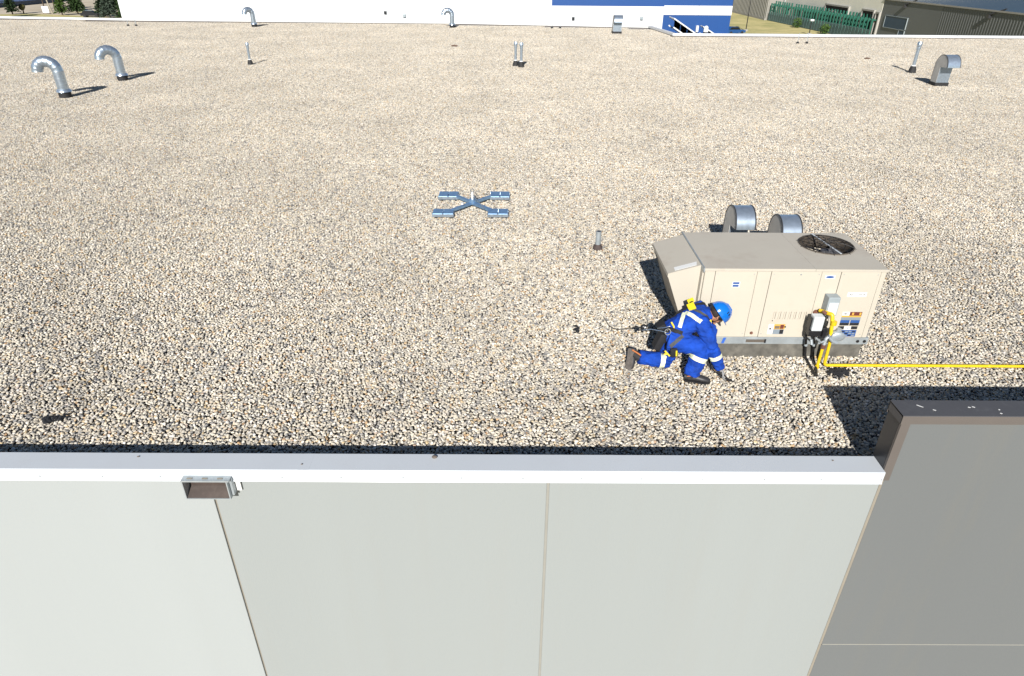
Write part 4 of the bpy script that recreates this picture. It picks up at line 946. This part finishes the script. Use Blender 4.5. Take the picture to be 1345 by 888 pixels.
# glazed stair canopies in front of the annex
frost = mat('polycarbonate', (.36, .46, .52), .3, var=.1, vscale=2)
for lb, P, w_ in (('larger sloping glazed stair canopy with white frame at the roof corner', ((11.35, 50.6, .78), (13.3, 50.6, -.35)), 1.6), ('small glazed stair canopy with a white hood in front of the blue annex', ((15.55, 58.5, -.35), (17.1, 58.5, -1.2)), 1.0)):
    c_ = empty('stair_canopy', (P[0][0], P[0][1], GZ), label=lb, cat='canopy', group='stair canopies by the blue annex'); p, q = V(P[0]), V(P[1])
    nb = 4
    for k in range(nb):
        a = p.lerp(q, k / nb + .01); c2 = p.lerp(q, (k + 1) / nb - .01)
        b = B(); quad(b, [a, c2, c2 + V((0, w_, 0)), a + V((0, w_, 0))]); quad(b, [a - V((0, 0, .5)), a - V((0, 0, .03)), c2 - V((0, 0, .03)), c2 - V((0, 0, .5))]); bmesh.ops.solidify(b, geom=b.faces[:], thickness=.02); obj('glazing', b, frost, c_, world=True)
    b = B()
    for yy in (0, w_): bar(b, p + V((0, yy, .02)), q + V((0, yy, .02)), .08, .08); bar(b, p + V((0, yy, -.52)), q + V((0, yy, -.52)), .08, .08)
    for k in range(nb + 1): a = p.lerp(q, k / nb); bar(b, a + V((0, -.02, .03)), a + V((0, w_, .03)), .05, .05, (1, 0, 0))
    obj('frame', b, white_flash, c_, world=True)
    b = B(); [bar(b, (x, P[0][1] + yy, GZ), (x, P[0][1] + yy, P[1][2] - .4), .1, .1, (0, 1, 0)) for x in (P[0][0] + .1, P[1][0] - .1) for yy in (.05, w_ - .05)]; obj('post', b, galv_dull, c_, world=True)
    if 'small' in lb:
        b = B(); sweep(b, [(15.75, 58.4, -.7), (15.75, 58.4, -.35), (15.75, 58.4, -.25)], [.2, .18, .08], 12); obj('hood', b, white_flash, c_, True, world=True)

# ================================================================== BUILDINGS TO THE RIGHT
def ribbed(parent, X, y0, y1, z0, z1, m, pitch, depth, n=None, name='wall'):
    """wall in the plane x=X facing -X with trapezoid ribs along Y"""
    b = B(); P = []; yy = y0
    while yy < y1 - pitch:
        P += [(X, yy), (X, yy + pitch * .5), (X - depth, yy + pitch * .58), (X - depth, yy + pitch * .92)]; yy += pitch
    P += [(X, y1), (X + .3, y1), (X + .3, y0)]
    prism(b, P, 2, z0, z1); return obj(name, b, m, parent, world=True)
gb = empty('grey_shed', (66, 205, GZ), label='grey ribbed steel shed behind the grass, left of the pale loading building', cat='building')
ribbed(gb, 65.2, 187, 262, GZ, 5, bld_grey, 1.2, .12)
b = B(); box(b, 65.6, 110, 187.2, 262, GZ, 4.9); obj('core', b, bld_grey, gb, world=True)
b = B(); box(b, 65.0, 110, 186.9, 262.2, 5.0, 5.3); obj('roof', b, bld_roof, gb, world=True)
b = B(); box(b, 65.02, 65.18, 187, 262, GZ, GZ + .5); obj('plinth', b, concrete, gb, world=True)
lb_ = empty('loading_building', (72, 165, GZ), label='pale concrete loading building with dark doorways behind the green racks', cat='building')
XL = 69.15
cuts = [(186.6, None), (161.1, 149.8, -5.9, -3.4, -4.3), (143.2, 138.2, -6.9, -3.6, -4.6), (136.0, 133.6, -7.5, -3.6, -4.6)]
b = B(); box(b, XL, 100, 136.7, 186.8, GZ, 1.5); obj('wall', b, bld_tan, lb_, world=True)
b = B(); box(b, XL - .15, 100.2, 136.66, 187, 1.505, 1.8); obj('roof', b, bld_roof, lb_, world=True)
b = B(); box(b, XL - .06, XL - .005, 187, 186.0, GZ, 1.4); obj('corner_trim', b, white_flash, lb_, world=True)
for y0, y1, z0, z1 in ((150.0, 161.0, -7.5, -4.0), (139.2, 143.6, -8.6, -4.0), (137.0, 137.9, -8.6, -4.2)):
    b = B(); box(b, XL - .05, XL - .003, y0, y1, z0, z1); d_ = obj('doorway', b, opening_m, lb_, world=True)
    b = B(); box(b, XL - .35, XL - .003, y0 - .35, y0 - .02, z0, z1 + .3); box(b, XL - .35, XL - .003, y1 + .02, y1 + .35, z0, z1 + .3); box(b, XL - .35, XL - .003, y0 - .019, y1 + .019, z1 + .01, z1 + .3); obj('door_frame', b, concrete, lb_, world=True)
pal = mat('stacked_goods', (.42, .38, .36), .8, var=.2, vscale=.7)
for i, (y, z, s, lbx) in enumerate(((159.6, -7.4, 1.7, 'leftmost wrapped pallet in the widest dark doorway'), (156.6, -7.4, 2.4, 'second wrapped pallet in the widest dark doorway'), (153.6, -7.4, 2.1, 'third wrapped pallet in the widest dark doorway'), (151.0, -7.4, 1.6, 'rightmost wrapped pallet in the widest dark doorway'))):
    o = empty('wrapped_pallet', (68.72, y, z), label=lbx, cat='pallet', group='wrapped pallets in the loading doorway'); b = B(); box(b, -.35, .35, -1.0, 1.0, .16, .16 + s, .08); obj('load', b, pal, o); b = B(); [box(b, -.35, .35, yy, yy + .2, 0, .15) for yy in (-1.1, -.1, .9)]; obj('skid', b, wood_m, o)
b = B(); box(b, 68.3, 69.05, 149.5, 161.4, GZ, -7.41); T(obj('loading_dock', b, concrete), 'raised concrete dock under the widest doorway behind the green racks', 'loading dock')
# green racks fence
fn = empty('green_rack_row', (67, 166, GZ), label='long row of green steel posts with teal slatted lower half along the grass', cat='fence')
y = 186.0; k = 0; pst = None; slt = None
while y > 137:
    xx = 67.0 + (186 - y) * .045
    if not (k == 8):
        if pst is None:
            b = B(); box(b, -.14, .14, -.16, .16, 0, 4.5); box(b, -.9, -.14, -.08, .08, 3.6, 3.85); box(b, -1.2, -.9, -.16, .16, 0, 4.0)
            pst = obj('post', b, green_steel, fn); o = pst
        else: o = pst.copy(); COL.objects.link(o)
        o.location = V((xx, y, GZ)) - V(fn.location); o.rotation_euler = (0, R(random.uniform(-1, 1)), 0)
    if slt is None:
        b = B(); [box(b, -.03, .03, -.62 + q * .32, -.62 + q * .32 + .2, .1, 2.1) for q in range(4)]; slt = obj('slat_panel', b, teal_mesh, fn); o = slt
    else: o = slt.copy(); COL.objects.link(o)
    o.location = V((xx - 1.3, y, GZ)) - V(fn.location)
    y -= 1.35; k += 1
b = B(); bar(b, (67.0, 186.4, -5.6), (69.2, 137, -5.6), .1, .22); bar(b, (66.9, 186.4, -7.4), (69.1, 137, -7.4), .1, .2); obj('rail', b, green_steel, fn, world=True)
shrub_m = leaf_green
def leaf_blob(bm, c, rx, ry, rz, n, s, rg, tipdown=False):
    for _ in range(n):
        while True:
            p = V((rg.uniform(-1, 1), rg.uniform(-1, 1), rg.uniform(-1, 1)))
            if .35 < p.length < 1 + rg.uniform(-.2, .15): break
        p = V((p.x * rx, p.y * ry, p.z * rz)) + V(c); d1 = V((rg.gauss(0, 1), rg.gauss(0, 1), rg.gauss(0, 1))).normalized(); d2 = d1.orthogonal().normalized(); k_ = s * rg.uniform(.6, 1.4)
        bm.faces.new([bm.verts.new(p + q) for q in (d1 * k_, d2 * k_ * .6, -d1 * k_, -d2 * k_ * .6)])
for i, (x, y, h, lbx) in enumerate(((68.0, 166, 2.0, 'green bush growing against the middle of the green rack row'), (68.3, 151.5, 1.9, 'green bush against the right part of the green rack row'))):
    o = empty('bush', (x - 2.6, y, GZ), label=lbx, cat='bush', group='bushes along the green racks'); rg = random.Random(i); b = B(); leaf_blob(b, (0, 0, h * .5), 1.0, 1.3, h * .55, 350, .16, rg); obj('foliage', b, leaf_green, o); b = B(); cyl(b, 0, 0, 0, h * .5, .06, n=6); obj('stem', b, tree_trunk, o)
# dark ribbed building
db = empty('dark_shed', (69.2, 115, GZ), label='dark grey ribbed steel building with an L-shaped window at the right', cat='building')
XD = 69.2
ribbed(db, XD, 50, 117.6, GZ, -1.79, bld_dark, .62, .035)
b = B(); box(b, XD - .02, XD + .3, 117.61, 136.6, GZ, -1.79); obj('wall_panel', b, bld_darkp, db, world=True)
b = B(); box(b, XD + .31, 130, 50, 136.55, GZ, -1.84); obj('core', b, bld_darkp, db, world=True)
b = B(); prism(b, [(XD - .12, -1.78), (XD - .12, -1.62), (100, .4), (130, .4), (130, .1), (100, .1)], 1, 49.8, 136.65); obj('roof', b, bld_roof, db, world=True)
b = B(); box(b, XD - .20, XD - .122, 49.8, 136.65, -1.80, -1.58); obj('gutter', b, concrete, db, world=True)
for (y0, y1, z0, z1) in ((127.0, 134.6, -6.15, -4.3), (127.0, 128.8, -8.0, -6.2)):
    b = B(); box(b, XD - .10, XD - .025, y0, y1, z0, z1); f_ = obj('window', b, glass_m, db, world=True)
    b = B(); box(b, XD - .16, XD - .022, y1 + .01, y1 + .10, z0 - .1, z1 + .1); box(b, XD - .16, XD - .022, y0, y1, z0 - .1, z0 - .01); box(b, XD - .16, XD - .022, y0 - .10, y0 - .01, z0 - .1, z1 + .1); box(b, XD - .16, XD - .022, y0, y1, z1 + .01, z1 + .1); obj('window_frame', b, grey_box, db, world=True)
for y, lbx in ((128.0, 'left dark bracing strut rising from the eave of the dark building'), (104.6, 'right dark bracing strut rising from the eave of the dark building')):
    o = empty('roof_strut', (XD, y, -1.79), label=lbx, cat='strut', group='struts on the dark building'); b = B(); bar(b, (-.3, .5, -.35), (.4, -1.6, .45), .18, .18); obj('beam', b, black_or_shaded, o); b = B(); box(b, -.44, -.36 + .3, .5, 1.1, -.9, -.4); obj('bracket', b, black_or_shaded, o)
# lamp posts
def lamp(x, y, h, lbx):
    o = empty('lamp_post', (x, y, GZ), label=lbx, cat='lamp post', group='lamp posts on the grass')
    b = B(); cyl(b, 0, 0, 0, h, .11, .08, n=8); obj('pole', b, black_pl, o); b = B(); box(b, -.35, .35, -.35, .35, h, h + .35, .08); obj('lamp_head', b, white_flash, o); b = B(); cyl(b, 0, 0, 0, .35, .45, n=10); obj('footing', b, concrete, o)
lamp(51.0, 157, 6.3, 'taller lamp post standing in the dry grass before the grey shed'); lamp(61.8, 149.5, 2.6, 'short lamp post in front of the green rack row')
# cars
def car(x, y, rz, m, lbx):
    o = empty('parked_car', (x, y, GZ), rz, lbx, 'car', 'parked cars')
    b = B(); prism(b, [(-2.2, .35), (2.2, .35), (2.25, .8), (1.2, .95), (-2.1, 1.0), (-2.25, .7)], 1, -.88, .88); prism(b, [(.95, .94), (.35, 1.45), (-1.3, 1.5), (-1.95, .98)], 1, -.76, .76); obj('body', b, m, o)
    b = B(); prism(b, [(.98, .97), (.42, 1.40), (-1.28, 1.44), (-1.8, 1.0)], 1, -.785, .785); obj('window', b, car_glass, o)
    for sx in (-1.35, 1.35):
        for sy in (-.82, .82): b = B(); sweep(b, [(sx, sy - .1, .33), (sx, sy + .1, .33)], .33, 14); obj('wheel', b, tyre_m, o)
    b = B(); box(b, 2.2, 2.26, .45, .8, .6, .75); obj('headlight', b, white_lbl, o); b = B(); box(b, 2.2, 2.26, -.8, -.45, .6, .75); obj('headlight', b, white_lbl, o)
car(-103.6, 181.0, R(10), car_dark, 'dark parked car below the spruce trees at upper left'); car(46.2, 149.6, R(20), car_blue, 'blue parked car at the corner of the blue annex')

# ================================================================== LEFT BACKGROUND
lbld = empty('blue_shed', (-150, 205, GZ), label='long blue-grey steel shed behind the trees at upper left', cat='building')
blu_s = mat('blue_grey_steel', (.10, .13, .2), .55, var=.08, vscale=.2)
blu_r = mat('blue_steel_roof', (.055, .085, .17), .5, raw=True, var=.1, vscale=.2)
b = B(); prism(b, [(-147.2, GZ), (-147.2, -7.9), (-173.9, -2.9), (-200, -7.9), (-200, GZ)], 1, 150, 262); obj('core', b, blu_s, lbld, world=True)
for k in range(14):
    b = B(); box(b, -147.19, -147.05, 150 + k * 8, 157.9 + k * 8, GZ + .1, -7.92); obj('wall_panel', b, blu_s, lbld, world=True)
b = B(); prism(b, [(-146.5, -7.95), (-173.9, -2.8), (-173.9, -2.6), (-146.5, -7.75)], 1, 149.5, 262.5); obj('roof', b, blu_r, lbld, world=True)
b = B(); prism(b, [(-200.5, -7.95), (-173.92, -2.8), (-173.92, -2.6), (-200.5, -7.75)], 1, 149.5, 262.5); obj('roof', b, blu_r, lbld, world=True)
sm0 = None
for k in range(56):
    if sm0 is None: b = B(); prism(b, [(-146.5, -7.74), (-173.8, -2.59), (-173.8, -2.46), (-146.5, -7.61)], 1, 150.2, 150.36); sm0 = obj('roof_seam', b, blu_r, lbld, world=True)
    else: o = sm0.copy(); COL.objects.link(o); o.location.y += 2.0 * k
def conifer(x, y, h, r, m, lbx, seed):
    o = empty('conifer', (x, y, GZ), label=lbx, cat='tree', group='trees at upper left'); rg = random.Random(seed)
    b = B(); sweep(b, [(0, 0, -.1), (0, 0, h * .5), (rg.uniform(-.1, .1), 0, h * .97)], [.16, .10, .02], 7); obj('trunk', b, tree_trunk, o)
    b = B(); z = h * .12
    while z < h:
        f = 1 - z / h; rr = r * (f ** .8) + .1; nb = max(4, int(11 * f + 4))
        for k in range(nb):
            a = 2 * math.pi * k / nb + rg.uniform(-.4, .4); L2 = rr * rg.uniform(.65, 1.15)
            for s in range(max(2, int(L2 / .28))):
                t_ = (s + .6) * .28; p = V((math.cos(a) * t_, math.sin(a) * t_, z - t_ * .25 + rg.uniform(-.08, .08)))
                for _ in range(3):
                    d1 = (V((math.cos(a), math.sin(a), -.3)) + V((rg.gauss(0, .5), rg.gauss(0, .5), rg.gauss(0, .4)))).normalized(); d2 = d1.orthogonal().normalized(); d2 = (Matrix.Rotation(rg.uniform(0, 3), 3, d1) @ d2); k_ = .26
                    b.faces.new([b.verts.new(p + q) for q in (d1 * k_, d2 * k_ * .5, -d1 * k_, -d2 * k_ * .5)])
        z += .34
    obj('crown', b, m, o)
def leafy(x, y, h, r, m, lbx, seed):
    o = empty('deciduous_tree', (x, y, GZ), label=lbx, cat='tree', group='trees at upper left'); rg = random.Random(seed)
    b = B(); sweep(b, [(0, 0, -.1), (.1, 0, h * .4), (0, .1, h * .8)], [.18, .12, .04], 7)
    for k in range(5): a = k * 1.3; sweep(b, [(0, 0, h * .35 + k * .3), (math.cos(a) * r * .6, math.sin(a) * r * .6, h * .6 + k * .2)], [.07, .02], 5)
    obj('trunk', b, tree_trunk, o)
    b = B()
    for k in range(9):
        a = rg.uniform(0, 6.28); q = rg.uniform(0, r * .6); leaf_blob(b, (math.cos(a) * q, math.sin(a) * q, h * rg.uniform(.42, .85)), r * .5, r * .5, r * .45, 230, .17, rg)
    obj('crown', b, m, o)
leafy(-123.7, 176.0, 7.0, 2.6, leaf_dark, 'dark bushy tree at the extreme upper left corner', 1)
conifer(-127.4, 187.5, 8.5, 1.9, leaf_dark, 'narrow dark spruce in front of the blue shed, second tree from the left', 2)
leafy(-126.4, 190.3, 2.6, .9, mat('bronze_leaves', (.13, .12, .035), .8, var=.4, vscale=1.2), 'small bronze-leaved young tree on the dirt before the blue shed', 3)
leafy(-131.5, 207.4, 9.0, 3.4, leaf_mid, 'tall green tree beside the leaning pole', 4)
leafy(-126.5, 204.0, 8.5, 3.0, leaf_green, 'bright green tree just left of the leaning pole', 5)
conifer(-114.0, 186.3, 9.0, 2.0, leaf_green, 'green conifer right of the white sign board', 6)
conifer(-111.6, 189.1, 9.5, 2.3, leaf_mid, 'mid green conifer behind the dark parked car, left side', 7)
conifer(-101.3, 182.3, 8.6, 2.3, leaf_dark, 'dark spruce right of the dark parked car', 8)
conifer(-98.0, 179.0, 8.0, 2.7, leaf_blue, 'blue-grey spruce nearest the white warehouse corner', 9)
conifer(-120.5, 204.0, 9.0, 2.6, leaf_dark, 'dark spruce behind and right of the leaning pole', 13)
conifer(-105.5, 196.0, 9.0, 2.4, leaf_dark, 'dark spruce standing behind the dark parked car', 14)
conifer(-95.0, 179.6, 5.6, 2.0, leaf_mid, 'short spruce touching the right side of the blue-grey spruce', 10)
conifer(-107.5, 205.0, 9.5, 2.6, leaf_mid, 'spruce standing further back between the conifers and the white warehouse', 11)
leafy(-98.5, 207, 8.5, 3.2, leaf_dark, 'dark tree at the back next to the white warehouse corner', 12)
o = empty('utility_pole', (-119.3, 190.9, GZ), label='leaning pale wooden utility pole beside the white board', cat='pole')
b = B(); sweep(b, [(0, 0, 0), (-1.6, .2, 8.5)], [.17, .13], 8); obj('pole', b, mat('grey_wood', (.4, .36, .27), .85), o); b = B(); bar(b, (-2.3, .2, 7.8), (-.7, .2, 7.9), .12, .12); obj('crossarm', b, wood_m, o)
o = empty('sign_board', (-120.6, 190.5, GZ), label='white board standing at the foot of the leaning pole', cat='sign')
b = B(); box(b, -.85, .85, -.06, .06, .25, 1.75, .02); obj('panel', b, white_lbl, o); b = B(); box(b, -.8, -.7, -.05, .05, 0, .25); box(b, .7, .8, -.05, .05, 0, .25); obj('leg', b, wood_m, o)
